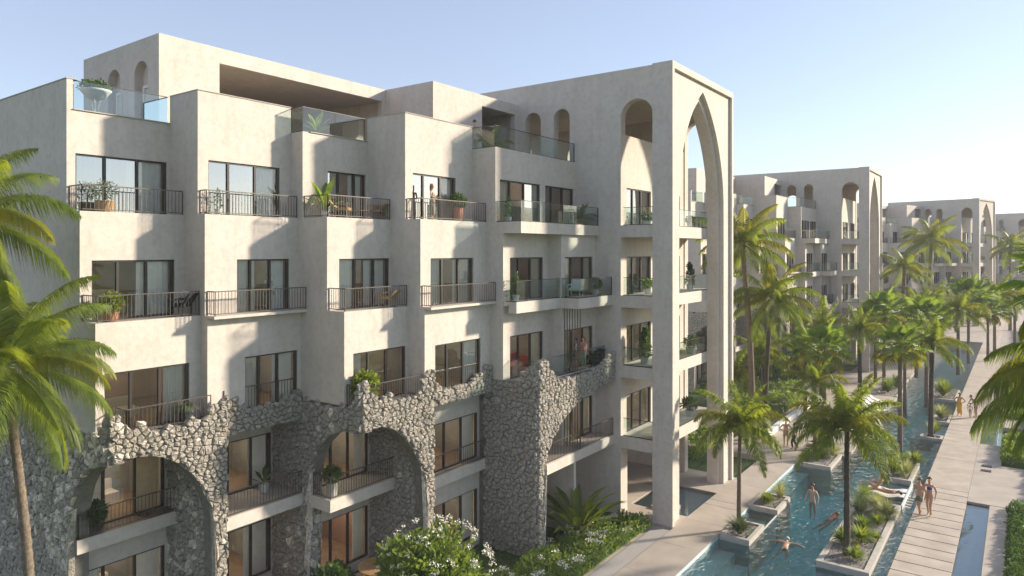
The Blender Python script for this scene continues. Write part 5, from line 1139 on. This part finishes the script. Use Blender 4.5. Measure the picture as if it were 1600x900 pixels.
# in the pool
person((-8.15, 35.9, -.95), face(165), 1.68, 'woman in a pale bikini standing waist deep in the pool', 'skin_pale', 'hair_brown', True, [('band', 'cloth_sand'), ('briefs', 'cloth_sand')], female=True, pose=dict(elL=(-.30, 0, 1.12), wrL=(-.32, .12, .9), elR=(.30, 0, 1.12), wrR=(.32, .12, .9)))
SW = Matrix.Rotation(radians(-80), 3, 'X')
person((-7.75, 28.9, -.36), face(6), 1.66, 'swimmer in a white cap and black bottoms with arms spread', 'skin', 'hair_dark', False, [('briefs', 'cloth_black')], cap='cloth_white',
       pose=dict(elL=(-.42, 0, 1.42), wrL=(-.62, .02, 1.36), elR=(.42, 0, 1.42), wrR=(.62, .02, 1.36), knL=(-.16, .0, .5), anL=(-.26, -.04, .1), toL=(-.3, -.02, -.02), knR=(.14, 0, .5), anR=(.16, -.04, .08), toR=(.17, -.02, -.04)), tilt=SW)
person((-7.4, 33.3, -.52), face(-25), 1.6, 'swimmer with blond hair splashing towards the standing woman', 'skin_tan', 'hair_blond', False, [('briefs', 'red_fabric')],
       pose=dict(elL=(-.3, .05, 1.55), wrL=(-.25, .08, 1.8), elR=(.3, .02, 1.2), wrR=(.34, .03, .95), knL=(-.14, .0, .5), anL=(-.18, -.04, .1), toL=(-.2, -.02, -.02)), tilt=Matrix.Rotation(radians(-72), 3, 'X'))
RC = Matrix.Rotation(radians(78), 3, 'X')
person((-5.9, 39.7, -.08), face(88), 1.62, 'bather sitting up with legs stretched on the shallow shelf', 'skin', 'hair_brown', False, [('briefs', 'cloth_black')],
       pose=dict(pelvis=(0, 0, .1), spine=(0, -.1, .26), chest=(0, -.2, .42), neck=(0, -.26, .58), jaw=(0, -.245, .65), head=(0, -.25, .73), top=(0, -.26, .8), nose=(0, -.145, .705), shL=(-.17, -.22, .52), elL=(-.2, .02, .42), wrL=(-.17, .26, .42), shR=(.17, -.22, .52), elR=(.2, .02, .42), wrR=(.17, .26, .42),
                 hpL=(-.09, .06, .1), knL=(-.12, .44, .24), anL=(-.12, .82, .07), toL=(-.13, .86, .2), hpR=(.09, .06, .1), knR=(.12, .42, .2), anR=(.12, .82, .06), toR=(.13, .87, .19)))
person((-6.35, 38.95, .02), face(86), 1.66, 'tanned bather lying flat on a white towel on the shallow shelf', 'skin_tan', 'hair_dark', False, [('briefs', 'cloth_orange')],
       pose=dict(elL=(-.26, .0, 1.12), wrL=(-.22, .06, .9), knL=(-.09, .1, .52), toL=(-.11, .12, .05), toR=(.11, .12, .05)), tilt=Matrix.Rotation(radians(84), 3, 'X'))
# ------------------------------------------------------------------ air
hz = MB(); hz.box(-140, 140, -40, 330, -2.6, 26); ho = hz.build('haze', 'plaster', None, kind='stuff', label='thin pale evening haze')
hm = bpy.data.materials.new('haze_air'); hm.use_nodes = True; t_ = hm.node_tree
for n_ in list(t_.nodes): t_.nodes.remove(n_)
o_ = N(t_, 'OutputMaterial'); v_ = N(t_, 'VolumePrincipled'); v_.inputs['Color'].default_value = (.95, .95, .97, 1); v_.inputs['Density'].default_value = .0007; v_.inputs['Anisotropy'].default_value = 0.0
t_.links.new(v_.outputs[0], o_.inputs['Volume']); ho.data.materials.clear(); ho.data.materials.append(hm)
